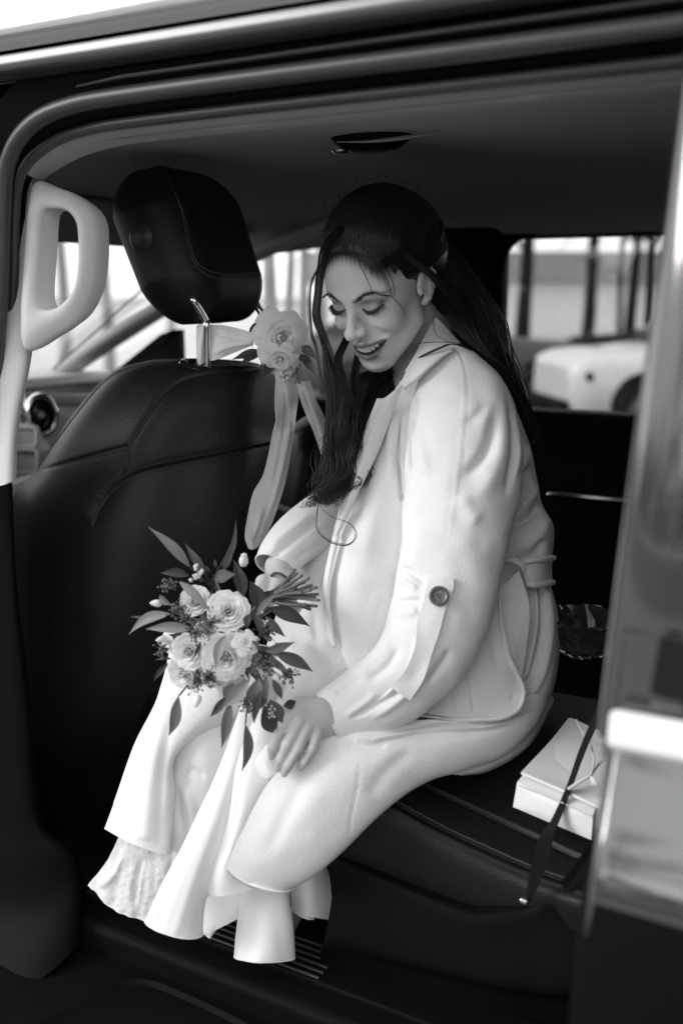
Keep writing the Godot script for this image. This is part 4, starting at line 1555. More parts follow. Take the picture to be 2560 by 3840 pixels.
func woman() -> void:
	var w := thing("person", Vector3(-0.7, 0.62, -1.25))
	woman_node = w
	tag(w, "smiling woman with long dark hair and pale coat sitting in the van doorway", "person")
	skin_mat()
	var wool := mat("wool", 0.80, 0.92, 0.15)
	mottled(wool, noise_tex(0.16, false, 1.0, FastNoiseLite.TYPE_SIMPLEX_SMOOTH, 3, 512, ramp(0.66, 0.96)), 0.15)
	bumpy(wool, noise_tex(0.13, true, 6.0, FastNoiseLite.TYPE_SIMPLEX_SMOOTH, 4), 0.4, 0.15)
	var satin := mat("satin", 0.82, 0.5, 0.35)
	bumpy(satin, noise_tex(0.02, true, 6.0, FastNoiseLite.TYPE_SIMPLEX_SMOOTH, 2), 0.12, 0.3)
	mat("hair", 0.014, 0.38, 0.5)

	# body: head with face and ears at a fine grid, trunk and limbs under the clothes, hands at a fine grid
	var body := net(head_field(), 0.0021)
	relax(body, 1, 0.3)
	paint_verts(body, 0.0, true)
	for k in body.v.size():
		body.v[k] = skull * body.v[k]
	var trunk: Array[Prim] = []
	chain(trunk, [[1600, 1330, 1.68, 110], [1640, 1500, 1.64, 150], [1690, 1800, 1.62, 170], [1720, 2200, 1.6, 190], [1760, 2500, 1.58, 230]], 0.05)
	chain(trunk, [[1480, 1480, 1.72, 90], [1760, 1450, 1.62, 100]], 0.05)
	chain(trunk, [[1760, 1480, 1.6, 90], [1720, 1900, 1.52, 85], [1650, 2330, 1.46, 75], [1300, 2660, 1.40, 52]], 0.03)
	chain(trunk, [[1480, 1500, 1.72, 90], [1400, 1850, 1.7, 85], [1250, 1990, 1.62, 65], [1090, 2090, 1.53, 48]], 0.03)
	chain(trunk, [[1800, 2560, 1.56, 190], [1250, 2850, 1.44, 140], [1080, 3300, 1.5, 100], [1040, 3480, 1.52, 70]], 0.04)
	chain(trunk, [[1650, 2500, 1.64, 190], [1000, 2700, 1.52, 140], [760, 3250, 1.52, 100], [700, 3420, 1.53, 70]], 0.04)
	var flesh := net(trunk, 0.014)
	paint_verts(flesh, 0.46)
	body.add(flesh)
	# near hand, spread over her knee
	var hand: Array[Prim] = []
	chain(hand, [[1330, 2640, 1.385, 48], [1235, 2688, 1.352, 52], [1150, 2720, 1.33, 44]], 0.012)
	chain(hand, [[1200, 2662, 1.345, 42], [1110, 2675, 1.332, 30], [1075, 2690, 1.326, 24]], 0.012)
	chain(hand, [[1230, 2720, 1.346, 42], [1180, 2745, 1.328, 28]], 0.012)
	chain(hand, [[1095, 2682, 1.324, 24], [1040, 2755, 1.314, 21], [1022, 2805, 1.313, 19], [1018, 2838, 1.318, 14]], 0.003)
	chain(hand, [[1122, 2708, 1.319, 24], [1078, 2792, 1.306, 21.5], [1052, 2850, 1.307, 18.5], [1042, 2882, 1.311, 14]], 0.003)
	chain(hand, [[1152, 2732, 1.319, 23.5], [1116, 2810, 1.306, 21], [1080, 2872, 1.305, 18], [1066, 2902, 1.309, 13.5]], 0.003)
	chain(hand, [[1190, 2748, 1.322, 22], [1172, 2808, 1.31, 18.5], [1140, 2858, 1.308, 16], [1126, 2882, 1.311, 12.5]], 0.003)
	chain(hand, [[1200, 2650, 1.35, 32], [1120, 2640, 1.342, 26], [1066, 2672, 1.332, 21], [1030, 2705, 1.327, 15]], 0.006)
	var near_hand := net(hand, 0.0026)
	paint_verts(near_hand, 0.5)
	body.add(near_hand)
	# far hand, closed round the stems of the bouquet
	var fist: Array[Prim] = []
	chain(fist, [[1085, 2040, 1.525, 48], [1046, 2125, 1.488, 46], [1042, 2190, 1.447, 50]], 0.012)
	chain(fist, [[1080, 2185, 1.45, 34], [1030, 2205, 1.44, 34]], 0.012)
	chain(fist, [[1010, 2190, 1.44, 24], [985, 2225, 1.42, 22], [1010, 2265, 1.40, 20], [1040, 2262, 1.405, 16]])
	chain(fist, [[1035, 2200, 1.435, 24], [1020, 2242, 1.41, 22], [1045, 2282, 1.395, 19], [1072, 2274, 1.40, 15]])
	chain(fist, [[1062, 2206, 1.435, 23], [1055, 2252, 1.41, 21], [1082, 2290, 1.398, 18], [1104, 2280, 1.402, 14]])
	chain(fist, [[1088, 2206, 1.44, 21], [1090, 2250, 1.415, 18], [1112, 2282, 1.405, 16], [1128, 2272, 1.41, 13]])
	chain(fist, [[1030, 2165, 1.455, 28], [985, 2180, 1.435, 23], [962, 2215, 1.42, 18]], 0.006)
	var far_hand := net(fist, 0.0028)
	paint_verts(far_hand, 0.56)
	body.add(far_hand)
	body.nrm = PackedVector3Array()
	put("body", body, M.skin, w)
	body_shape = body
	face_details(w)
	hair(w)
	coat(w)
	dress(w)


func face_details(w: Node3D) -> void:
	# teeth, each its own
	var ivory := mat("ivory", 0.75, 0.35, 0.5)
	var row: Shape
	for k in 8:
		var x := -0.0222 + k * 0.0065
		var m := x - 0.003
		var h: float = 0.0056 - 0.0028 * smoothstep(0.006, 0.026, absf(m)) + (0.0004 if k == 4 or k == 5 else 0.0)
		var p := Vector3(x, -0.0708 + 9.0 * m * m, 0.0945 - 16.0 * m * m)
		row = rbox(Vector3(0.0069, h * 2.0, 0.0045), 0.0018, skull * Transform3D(Basis(Vector3.UP, 26.0 * m), p), 2)
		put("tooth", row, ivory, w)
	var back := Shape.new()
	back.add(rbox(Vector3(0.056, 0.022, 0.004), 0.002, skull * Transform3D(Basis(), Vector3(0.004, -0.073, 0.0775))))
	put("mouth", back, M.gloss_black, w)
	for s in [1.0, -1.0]:
		var lash := Shape.new()
		var line := curve(v3([Vector3(0.0150 * s, -0.0052, 0.0855), Vector3(0.0225 * s, -0.0092, 0.0885), Vector3(0.032 * s, -0.0108, 0.0885), Vector3(0.041 * s, -0.0088, 0.0845), Vector3(0.0495 * s, -0.0035, 0.0765)]), 26)
		var pts := PackedVector3Array()
		for p in line:
			pts.append(skull * p)
		lash.add(bar(pts, [0.0008, 0.0022, 0.0028, 0.0028, 0.0014], 6))
		for k in range(6, 26):
			var o := Vector3((line[k].x - 0.028 * s) * 0.3, -0.0042, 0.0045) * rng.randf_range(0.75, 1.1) * smoothstep(2.0, 12.0, k)
			lash.add(bar(v3([skull * line[k], skull * (line[k] + o * 0.6 + Vector3(0, -0.0004, 0)), skull * (line[k] + o)]), [0.0009, 0.0007, 0.0003], 4, false))
		put("eyelashes", lash, M.hair, w)
	var brow := Shape.new()
	for s in [1.0, -1.0]:
		for k in 90:
			var x := rng.randf_range(0.009, 0.06)
			var arch := 0.0098 + 0.0105 * smoothstep(0.008, 0.036, x) - 0.009 * smoothstep(0.038, 0.062, x)
			var thick := lerpf(0.0028, 0.0012, smoothstep(0.02, 0.058, x))
			var z := 0.0965 - 5.2 * x * x
			var p := Vector3(x * s, arch + rng.randfn() * thick * 0.55, z)
			var q := p + Vector3(0.006 * s, 0.0035 * (1.0 - x / 0.03), -0.0005 - x * 0.04)
			brow.add(bar(v3([skull * (p - Vector3(0, 0, 0.0015)), skull * ((p + q) * 0.5 + Vector3(0, 0.0004, 0.0005)), skull * (q - Vector3(0, 0, 0.0015))]), [0.0002, 0.0003, 0.0002], 4, false))
	put("eyebrows", brow, M.hair, w)


func hair(w: Node3D) -> void:
	var f: Array[Prim] = []
	f.append(ell(hv(0, 0.046, -0.018), hv(0.081, 0.094, 0.102), 0.01))
	f.append(ell(hv(0, 0.03, -0.075), hv(0.075, 0.075, 0.065), 0.03))
	f.append(ell(hv(0.0, -0.05, -0.075), hv(0.064, 0.09, 0.045), 0.04))
	f.append(ell(hv(0, -0.038, 0.092), hv(0.0715, 0.117, 0.074), 0.008, true))
	for s in [1.0, -1.0]:
		f.append(ell(hv(0.09 * s, -0.045, 0.03), hv(0.05, 0.058, 0.066), 0.008, true))
		f.append(ell(hv(0.088 * s, -0.018, -0.016), hv(0.02, 0.032, 0.026), 0.006, true))
	var cap_ := net(f, 0.004)
	relax(cap_, 2)
	for k in cap_.v.size():
		cap_.v[k] = skull * cap_.v[k]
	var h := Shape.new()
	h.add(cap_)
	# combed-back hairs rooted along the hairline and over the temples
	for k in 900:
		var x0 := rng.randf_range(-0.071, 0.071)
		var yy := 0.073 - 10.0 * x0 * x0 + rng.randf_range(-0.006, 0.05 * rng.randf())
		var from := Vector3(x0, yy, 0.09 - 6.0 * x0 * x0)
		var to := Vector3(x0 * 0.5, 0.03 + rng.randf_range(-0.02, 0.02), -0.13)
		var wob := rng.randf_range(-0.006, 0.006)
		var pts := PackedVector3Array()
		for i in 10:
			var t := i / 9.0
			var p := from.lerp(to, t)
			p.y += (0.08 + wob) * sin(PI * t) * (1.0 - 0.25 * t)
			p.x += wob * sin(PI * t * 1.5)
			var g := (p - Vector3(0, 0.046, -0.018)) / Vector3(0.081, 0.094, 0.102)
			var shell := 1.002 + 0.014 * smoothstep(0.0, 0.3, t) + rng.randf() * 0.004
			p = Vector3(0, 0.046, -0.018) + g.normalized() * shell * Vector3(0.081, 0.094, 0.102)
			if i == 0:
				p.z -= 0.004
			pts.append(skull * p)
		h.add(bar(pts, [0.00025, 0.0006, 0.0006, 0.0003], 4, false))
	# the sides, swept back over the ears
	for k in 700:
		var sd := 1.0 if k % 5 else -1.0
		var q := rng.randf()
		var from := Vector3(lerpf(0.058, 0.079, q) * sd, lerpf(0.05, 0.006, q) + rng.randf_range(-0.002, 0.012 * (1.0 - q)), lerpf(0.066, -0.012, q) + rng.randf_range(-0.006, 0.006))
		var to := Vector3(0.03 * sd, 0.02 + rng.randf_range(-0.04, 0.03), -0.14)
		var pts := PackedVector3Array()
		for i in 9:
			var t := i / 8.0
			var p := from.lerp(to, t)
			p.y += 0.018 * sin(PI * t)
			p.x += 0.03 * sd * sin(PI * t)
			var g := (p - Vector3(0, 0.046, -0.018)) / Vector3(0.081, 0.094, 0.102)
			if t < 0.8:
				p = Vector3(0, 0.046, -0.018) + g.normalized() * maxf(g.length(), 1.004 + 0.012 * t) * Vector3(0.081, 0.094, 0.102)
			if i == 0:
				p -= Vector3(0.003 * sd, 0, 0.002)
			pts.append(skull * p)
		h.add(bar(pts, [0.0002, 0.0006, 0.0006, 0.0003], 4, false))
	# short fine hairs that soften the hairline
	for k in 900:
		var x0 := rng.randf_range(-0.07, 0.07)
		var from := Vector3(x0, 0.071 - 10.0 * x0 * x0 - rng.randf() * 0.008, 0.0925 - 6.5 * x0 * x0)
		var g := (from - Vector3(0, 0.028, 0.0)) / Vector3(0.072, 0.075, 0.0925)
		from = Vector3(0, 0.028, 0.0) + g.normalized() * Vector3(0.072, 0.075, 0.0925)
		var pts := v3([skull * from, skull * (from + Vector3(x0 * 0.06, 0.009, -0.003)), skull * (from + Vector3(x0 * 0.12, 0.019, -0.011))])
		h.add(bar(pts, [0.00008, 0.0003, 0.0005], 3, false))
	# the long lock in front of her far cheek
	lock(h, [[1330, 800, 1.50, 20], [1235, 905, 1.47, 22], [1205, 1000, 1.455, 16], [1190, 1117, 1.45, 14], [1186, 1190, 1.45, 15], [1210, 1260, 1.45, 14], [1232, 1330, 1.46, 18], [1262, 1430, 1.47, 26], [1285, 1560, 1.475, 34]], 34, 0.0011, 26, 0.6)
	lock(h, [[1250, 930, 1.47, 6], [1190, 1010, 1.45, 6], [1160, 1090, 1.445, 8], [1166, 1240, 1.445, 8], [1186, 1300, 1.45, 8], [1205, 1400, 1.45, 10], [1232, 1500, 1.455, 12], [1236, 1640, 1.46, 12], [1222, 1780, 1.46, 14]], 7, 0.0007, 26, 0.9)
	lock(h, [[1215, 1290, 1.45, 10], [1226, 1400, 1.45, 14], [1240, 1530, 1.455, 16], [1236, 1680, 1.46, 20], [1220, 1800, 1.46, 26], [1232, 1900, 1.46, 30]], 26, 0.0008, 24, 1.2, 0.4)
	# falling behind her jaw and over her chest
	lock(h, [[1500, 1290, 1.70, 40], [1440, 1400, 1.66, 60], [1375, 1500, 1.58, 80], [1330, 1610, 1.53, 80], [1290, 1740, 1.50, 62], [1260, 1850, 1.485, 44]], 230, 0.0011, 30, 1.0, 0.55)
	lock(h, [[1560, 1300, 1.70, 30], [1480, 1400, 1.66, 55], [1410, 1530, 1.58, 60], [1340, 1680, 1.52, 52], [1280, 1800, 1.49, 40]], 130, 0.0012, 26, 0.9, 0.45)
	lock(h, [[1450, 1380, 1.66, 60], [1380, 1420, 1.62, 60], [1330, 1500, 1.56, 60], [1290, 1600, 1.50, 50], [1290, 1720, 1.485, 50], [1250, 1800, 1.475, 44], [1230, 1880, 1.47, 34]], 90, 0.0009, 34, 1.3, 0.9)
	lock(h, [[1530, 1320, 1.70, 30], [1475, 1420, 1.64, 40], [1430, 1520, 1.58, 40], [1400, 1620, 1.54, 34], [1340, 1740, 1.50, 34], [1330, 1830, 1.49, 24]], 60, 0.001, 34, 1.2, 1.1)
	lock(h, [[1420, 1380, 1.64, 30], [1330, 1450, 1.56, 36], [1290, 1540, 1.50, 40], [1330, 1640, 1.49, 36], [1270, 1740, 1.475, 34], [1290, 1830, 1.47, 26], [1240, 1890, 1.468, 18]], 46, 0.0008, 40, 1.4, 1.3)
	lock(h, [[1300, 1420, 1.50, 16], [1258, 1500, 1.47, 20], [1290, 1590, 1.465, 24], [1240, 1680, 1.46, 26], [1280, 1770, 1.46, 24], [1210, 1850, 1.46, 26], [1170, 1880, 1.465, 14]], 20, 0.0007, 40, 1.6, 1.4)
	lock(h, [[1330, 1200, 1.66, 14], [1296, 1280, 1.63, 16], [1268, 1350, 1.58, 16], [1282, 1430, 1.54, 22], [1310, 1530, 1.50, 30], [1300, 1650, 1.48, 34]], 34, 0.0012, 22, 0.7)
	lock(h, [[1350, 1300, 1.62, 14], [1330, 1400, 1.58, 18], [1320, 1500, 1.52, 28]], 26, 0.0012, 12, 0.7)
	lock(h, [[1270, 1480, 1.46, 24], [1250, 1600, 1.46, 30], [1262, 1720, 1.465, 34], [1230, 1830, 1.465, 40], [1180, 1890, 1.465, 26], [1150, 1900, 1.47, 10]], 26, 0.0006, 26, 1.6, 1.0)
	lock(h, [[1300, 1640, 1.47, 30], [1290, 1760, 1.47, 40], [1260, 1840, 1.47, 40], [1215, 1900, 1.47, 30]], 30, 0.0007, 22, 1.6, 1.2)
	# curl that hangs over the coat edge
	for k in 3:
		lock(h, [[1215 + k * 4, 1800, 1.455, 5], [1192, 1900, 1.45, 4], [1187 + k * 3, 1985, 1.445, 3], [1237, 2034 - k * 4, 1.44, 3], [1302, 2046 - k * 3, 1.435, 3], [1338 - k * 4, 2010, 1.435, 3], [1315, 1965, 1.44, 3], [1248, 1938, 1.445, 3], [1200, 1900, 1.45, 5]], 1, 0.0007, 40, 0.3)
	# swept over the top of the ear
	lock(h, [[1500, 930, 1.485, 14], [1560, 985, 1.50, 20], [1608, 1022, 1.522, 20], [1650, 1062, 1.54, 20], [1700, 1130, 1.565, 26], [1740, 1210, 1.58, 30]], 60, 0.0009, 24, 0.7, 0.2)
	# down her back
	lock(h, [[1560, 850, 1.60, 60], [1660, 960, 1.63, 70], [1730, 1100, 1.65, 80], [1800, 1230, 1.66, 90], [1880, 1380, 1.66, 60], [1940, 1520, 1.67, 30], [1985, 1660, 1.68, 14]], 220, 0.0018, 26, 0.9, 0.3)
	lock(h, [[1620, 900, 1.60, 50], [1700, 1080, 1.60, 50], [1730, 1190, 1.57, 40], [1790, 1290, 1.55, 24], [1880, 1380, 1.55, 18], [1960, 1500, 1.57, 16], [2015, 1650, 1.6, 12]], 60, 0.0012, 24, 0.6, 0.2)
	lock(h, [[1640, 1080, 1.58, 20], [1690, 1200, 1.56, 20], [1770, 1290, 1.54, 10], [1870, 1360, 1.535, 8], [1940, 1450, 1.55, 8], [1975, 1560, 1.57, 6]], 14, 0.0007, 22, 0.8, 0.4)
	# loose hairs: round the collar, over the forehead and in front of the ear
	for g in [[[1640, 1130, 1.55], [1625, 1210, 1.535], [1640, 1260, 1.525], [1690, 1285, 1.52]], [[1530, 1296, 1.52], [1600, 1284, 1.515], [1690, 1284, 1.515], [1760, 1300, 1.53]], [[1215, 930, 1.46], [1192, 905, 1.46], [1200, 880, 1.465], [1230, 900, 1.47]], [[1850, 1380, 1.53], [1880, 1430, 1.535], [1890, 1480, 1.545]]]:
		h.add(bar(curve(px3(g), 20), [0.0003, 0.0006, 0.0005, 0.0003], 4, false))
	for g in [[[1332, 948], [1355, 1005], [1382, 1062], [1400, 1112]], [[1368, 935], [1425, 1005], [1452, 1060], [1466, 1110], [1500, 1150], [1512, 1180]], [[1400, 950], [1450, 1015], [1472, 1070], [1476, 1110]], [[1375, 945], [1430, 1030], [1450, 1090]]]:
		var pts := PackedVector3Array()
		var cp := PackedVector3Array()
		for q in g:
			cp.append(Vector3(q[0], q[1], 0))
		for q in curve(cp, 22):
			var hit := snap(body_shape, q.x, q.y)
			if hit.size():
				pts.append(hit[0] + hit[1] * 0.002)
		if pts.size() > 3:
			h.add(bar(pts, [0.0003, 0.0005, 0.0005, 0.00025], 4, false))
	for k in 60:
		var an := rng.randf_range(-0.3, 2.6)
		var p := Vector3(cos(an) * 0.079, 0.046 + sin(an) * 0.094, -0.02 + rng.randf_range(-0.06, 0.06))
		var q := p + Vector3(rng.randfn() * 0.012, 0.006 + absf(rng.randfn()) * 0.006, -0.02 + rng.randfn() * 0.01)
		h.add(bar(curve(v3([skull * p, skull * (p.lerp(q, 0.5) + Vector3(cos(an), sin(an), 0) * 0.004), skull * q]), 8), [0.0003, 0.0003, 0.0001], 3, false))
	# the dark strand caught under the collar
	lock(h, [[1568, 1342, 1.51, 5], [1606, 1324, 1.498, 8], [1656, 1302, 1.494, 7], [1700, 1290, 1.50, 6], [1780, 1316, 1.52, 8]], 12, 0.0009, 16, 0.4)
	put("hair", h, M.hair, w)


func laid(on: Shape, rows: Array, lift: float) -> Array:
	var out := []
	for row in rows:
		var r := PackedVector3Array()
		for p in row:
			var h := snap(on, p[0], p[1])
			r.append(h[0] + h[1] * lift if h.size() else at(p[0], p[1], 1.4))
		out.append(r)
	return out


func coat(w: Node3D) -> void:
	var c := Node3D.new()
	c.name = "coat"
	w.add_child(c, true)
	# back and side
	var back := sheet([
		px3([[1560, 1330, 1.59], [1680, 1300, 1.575], [1760, 1325, 1.58], [1800, 1352, 1.63]]), px3([[1600, 1420, 1.56], [1760, 1400, 1.55], [1850, 1420, 1.575], [1878, 1440, 1.64]]),
		px3([[1640, 1540, 1.55], [1810, 1520, 1.545], [1915, 1535, 1.57], [1940, 1550, 1.64]]), px3([[1700, 1720, 1.54], [1860, 1700, 1.535], [1970, 1700, 1.56], [1995, 1710, 1.64]]),
		px3([[1740, 1880, 1.53], [1890, 1880, 1.525], [2000, 1870, 1.55], [2028, 1880, 1.63]]), px3([[1750, 1990, 1.52], [1930, 1990, 1.515], [2048, 1965, 1.54], [2074, 1975, 1.62]]),
		px3([[1750, 2090, 1.51], [1930, 2090, 1.51], [2046, 2075, 1.535], [2070, 2080, 1.61]]), px3([[1750, 2180, 1.50], [1930, 2180, 1.50], [2040, 2175, 1.53], [2062, 2180, 1.6]]),
		px3([[1700, 2290, 1.48], [1930, 2290, 1.485], [2060, 2290, 1.515], [2090, 2300, 1.58]]), px3([[1660, 2440, 1.46], [1920, 2440, 1.46], [2066, 2430, 1.495], [2097, 2430, 1.56]]),
		px3([[1640, 2590, 1.44], [1890, 2600, 1.44], [2045, 2570, 1.475], [2080, 2560, 1.54]]), px3([[1600, 2700, 1.42], [1860, 2720, 1.42], [1990, 2690, 1.45], [2040, 2660, 1.52]]), px3([[1580, 2800, 1.43], [1820, 2830, 1.44], [1930, 2790, 1.47], [1990, 2740, 1.53]])], 60, 130, 0.004, [
		[[[2000, 1730], [1965, 1795], [1927, 1856], [1895, 1895]], "v", 17.0, 17.0], [[[1980, 1620], [1975, 1700], [1945, 1770], [1905, 1830]], "r", 10.0, 20.0],
		[[[2030, 1870], [1990, 1936], [1939, 1965], [1890, 1985]], "v", 20.0, 18.0], [[[2020, 1800], [1985, 1870], [1935, 1920]], "r", 11.0, 20.0], [[[2060, 1930], [2020, 2010], [1960, 2060]], "r", 7.0, 26.0], [[[2040, 2020], [2000, 2075], [1930, 2090]], "v", 14.0, 15.0],
		[[[1900, 2030], [1880, 2080], [1900, 2110]], "v", 6.0, 14.0],
		[[[2028, 2195], [2034, 2359], [1998, 2512], [1960, 2580]], "v", 12.0, 11.0, 0.02, 0.1], [[[2056, 2200], [2066, 2359], [2040, 2512], [1990, 2610]], "r", 5.0, 16.0, 0.05, 0.1], [[[2000, 2195], [2010, 2330], [1990, 2440], [1965, 2540]], "r", 6.0, 12.0, 0.05, 0.1], [[[1995, 2190], [1993, 2283], [1976, 2436], [1957, 2545]], "v", 9.0, 9.0, 0.02, 0.1]])
	put("coat_back", back, M.wool, c)
	# front panel on the near side
	var front := sheet([
		px3([[1500, 1430, 1.55], [1570, 1400, 1.545], [1650, 1370, 1.55], [1740, 1340, 1.57]]), px3([[1455, 1545, 1.535], [1530, 1530, 1.52], [1640, 1500, 1.53], [1760, 1480, 1.56]]),
		px3([[1400, 1690, 1.52], [1480, 1680, 1.50], [1600, 1660, 1.52], [1760, 1650, 1.56]]), px3([[1320, 1860, 1.505], [1420, 1860, 1.475], [1570, 1850, 1.49], [1750, 1850, 1.55]]),
		px3([[1258, 2000, 1.495], [1370, 2010, 1.455], [1540, 2010, 1.47], [1740, 2010, 1.53]]), px3([[1214, 2180, 1.485], [1330, 2190, 1.44], [1500, 2190, 1.45], [1700, 2190, 1.5]]),
		px3([[1222, 2330, 1.475], [1340, 2350, 1.43], [1500, 2360, 1.435], [1680, 2360, 1.48]]), px3([[1250, 2470, 1.465], [1370, 2500, 1.42], [1500, 2520, 1.42], [1660, 2520, 1.46]]), px3([[1260, 2620, 1.455], [1380, 2660, 1.41], [1500, 2690, 1.41], [1640, 2690, 1.44]])], 60, 110, 0.004, [
		[[[1502, 1530], [1494, 1695], [1500, 1790], [1510, 1885]], "v", 11.0, 7.0, 0.2, 0.1], [[[1480, 1500], [1462, 1680], [1470, 1800]], "r", 5.0, 20.0], [[[1400, 1720], [1350, 1850], [1330, 1960]], "v", 4.0, 22.0], [[[1440, 1800], [1390, 1960], [1360, 2150]], "r", 3.0, 40.0],
		[[[1505, 2130], [1530, 2145], [1570, 2165], [1600, 2175]], "v", 4.0, 10.0], [[[1480, 2255], [1540, 2252], [1590, 2250]], "v", 4.0, 10.0]])
	crumple(front, 0.004, 0.1, 31)
	put("coat_front", front, M.wool, c)
	# lapel with its rolled double edge, collar and collar stand
	var lapel := sheet([
		px3([[1413, 1494, 1.51], [1440, 1492, 1.505], [1480, 1462, 1.50], [1516, 1436, 1.505]]), px3([[1378, 1580, 1.502], [1405, 1580, 1.49], [1440, 1570, 1.497], [1470, 1555, 1.512]]),
		px3([[1342, 1667, 1.498], [1368, 1672, 1.482], [1400, 1676, 1.488], [1424, 1680, 1.503]]), px3([[1296, 1810, 1.49], [1318, 1816, 1.472], [1340, 1822, 1.476], [1358, 1820, 1.49]]),
		px3([[1267, 1925, 1.483], [1282, 1932, 1.465], [1296, 1934, 1.468], [1306, 1930, 1.482]]), px3([[1246, 2010, 1.478], [1254, 2014, 1.464], [1261, 2016, 1.466], [1266, 2014, 1.476]])], 24, 60, 0.006, [
		[[[1440, 1496], [1400, 1585], [1366, 1672], [1316, 1815], [1280, 1930]], "v", 1.6, 5.0, 0.02, 0.05], [[[1424, 1496], [1388, 1583], [1352, 1670], [1305, 1812], [1272, 1928]], "r", 1.6, 8.0, 0.02, 0.05]])
	put("lapel", lapel, M.wool, c)
	put("front_edge", sheet([px3([[1250, 1995, 1.472], [1262, 2000, 1.464], [1275, 2005, 1.466]]), px3([[1212, 2180, 1.468], [1224, 2182, 1.456], [1238, 2184, 1.456]]), px3([[1216, 2300, 1.464], [1228, 2302, 1.452], [1240, 2302, 1.452]]), px3([[1238, 2420, 1.46], [1250, 2422, 1.448], [1260, 2420, 1.448]])], 10, 30, 0.005), M.wool, c)
	var collar := sheet([
		px3([[1540, 1362, 1.525], [1575, 1335, 1.515], [1630, 1314, 1.512], [1692, 1300, 1.52]]), px3([[1508, 1422, 1.508], [1560, 1380, 1.49], [1625, 1338, 1.49], [1694, 1306, 1.503]]), px3([[1510, 1452, 1.502], [1562, 1412, 1.480], [1622, 1362, 1.480], [1692, 1314, 1.497]]),
		px3([[1517, 1464, 1.508], [1566, 1424, 1.486], [1624, 1372, 1.485], [1690, 1319, 1.50]])], 40, 24, 0.006)
	put("collar", collar, M.wool, c)
	var stand := sheet([px3([[1632, 1190, 1.60], [1660, 1215, 1.59], [1700, 1260, 1.575], [1725, 1285, 1.57]]), px3([[1590, 1262, 1.585], [1630, 1270, 1.56], [1670, 1285, 1.55], [1700, 1300, 1.55]]), px3([[1548, 1340, 1.565], [1585, 1330, 1.54], [1625, 1325, 1.535], [1660, 1325, 1.54]]), px3([[1515, 1395, 1.555], [1550, 1380, 1.535], [1590, 1365, 1.53], [1630, 1350, 1.535]])], 24, 30, 0.005)
	put("collar_stand", stand, M.wool, c)
	# near sleeve
	var arm := sleeve([[1672, 1310, 1.56, 40], [1690, 1370, 1.54, 112], [1715, 1480, 1.515, 178], [1735, 1610, 1.49, 208], [1738, 1740, 1.47, 218], [1722, 1900, 1.45, 212], [1692, 2090, 1.42, 200], [1652, 2280, 1.395, 186], [1590, 2440, 1.375, 172], [1470, 2570, 1.365, 150], [1330, 2650, 1.362, 124], [1240, 2697, 1.36, 108]], 240, 150, 0.72, false)
	crumple(arm, 0.004, 0.09, 3)
	folds(arm, [
		[[[1700, 1310], [1726, 1362], [1740, 1471], [1728, 1667], [1711, 1810], [1688, 1982], [1672, 2100]], "r", 1.3, 6.0, 0.02, 0.4], [[[1712, 1310], [1738, 1365], [1752, 1473], [1740, 1667], [1723, 1812], [1700, 1982]], "v", 0.8, 7.0, 0.02, 0.4],
		[[[1862, 1500], [1842, 1640], [1800, 1730], [1715, 1810]], "v", 9.0, 26.0, 0.35, 0.35], [[[1885, 1560], [1878, 1700], [1838, 1800], [1770, 1880]], "r", 7.0, 46.0, 0.35, 0.35], [[[1830, 1500], [1790, 1555], [1735, 1600]], "v", 4.0, 24.0, 0.4, 0.4],
		[[[1900, 1460], [1926, 1609], [1918, 1740], [1885, 1880]], "v", 10.0, 18.0, 0.3, 0.3], [[[1930, 1600], [1942, 1700], [1925, 1800]], "r", 5.0, 14.0], [[[1720, 1850], [1760, 1920], [1800, 1960]], "r", 4.0, 40.0],
		[[[1538, 1560], [1531, 1667], [1536, 1765]], "v", 13.0, 7.0, 0.3, 0.1], [[[1560, 1480], [1548, 1560], [1545, 1640]], "v", 5.0, 16.0], [[[1560, 1600], [1580, 1700], [1600, 1800]], "r", 4.0, 26.0],
		[[[1500, 2128], [1530, 2140], [1570, 2165], [1600, 2185]], "v", 7.0, 12.0], [[[1490, 2170], [1530, 2190], [1570, 2210]], "r", 5.0, 16.0], [[[1478, 2256], [1530, 2255], [1595, 2248]], "v", 7.0, 11.0], [[[1480, 2300], [1530, 2300], [1570, 2290]], "r", 4.0, 20.0],
		[[[1552, 2385], [1545, 2450], [1515, 2530], [1440, 2610], [1370, 2660]], "s", 6.0, 14.0, 0.15, 0.3], [[[1500, 2420], [1450, 2500], [1370, 2560]], "v", 6.0, 22.0], [[[1470, 2380], [1400, 2470], [1330, 2530]], "r", 4.0, 26.0], [[[1560, 2490], [1500, 2580], [1400, 2650], [1300, 2700]], "v", 7.0, 12.0, 0.1, 0.3],
		[[[1640, 2440], [1580, 2540], [1480, 2640], [1380, 2700]], "r", 5.0, 18.0], [[[1690, 2430], [1650, 2500], [1600, 2570]], "v", 5.0, 16.0], [[[1360, 2530], [1300, 2580], [1250, 2600]], "v", 3.0, 20.0], [[[1420, 2590], [1350, 2650], [1290, 2690]], "r", 3.0, 16.0]])
	var sl := put("sleeve", arm, M.wool, c)
	var lining := sleeve([[1420, 2605, 1.365, 120], [1330, 2650, 1.362, 112], [1243, 2695, 1.36, 102]], 20, 40, 0.72)
	put("sleeve_lining", lining, M.wool, c)
	put("cuff_edge", bar(_ring(arm, 239, 150), [0.0014], 6), M.wool, c)
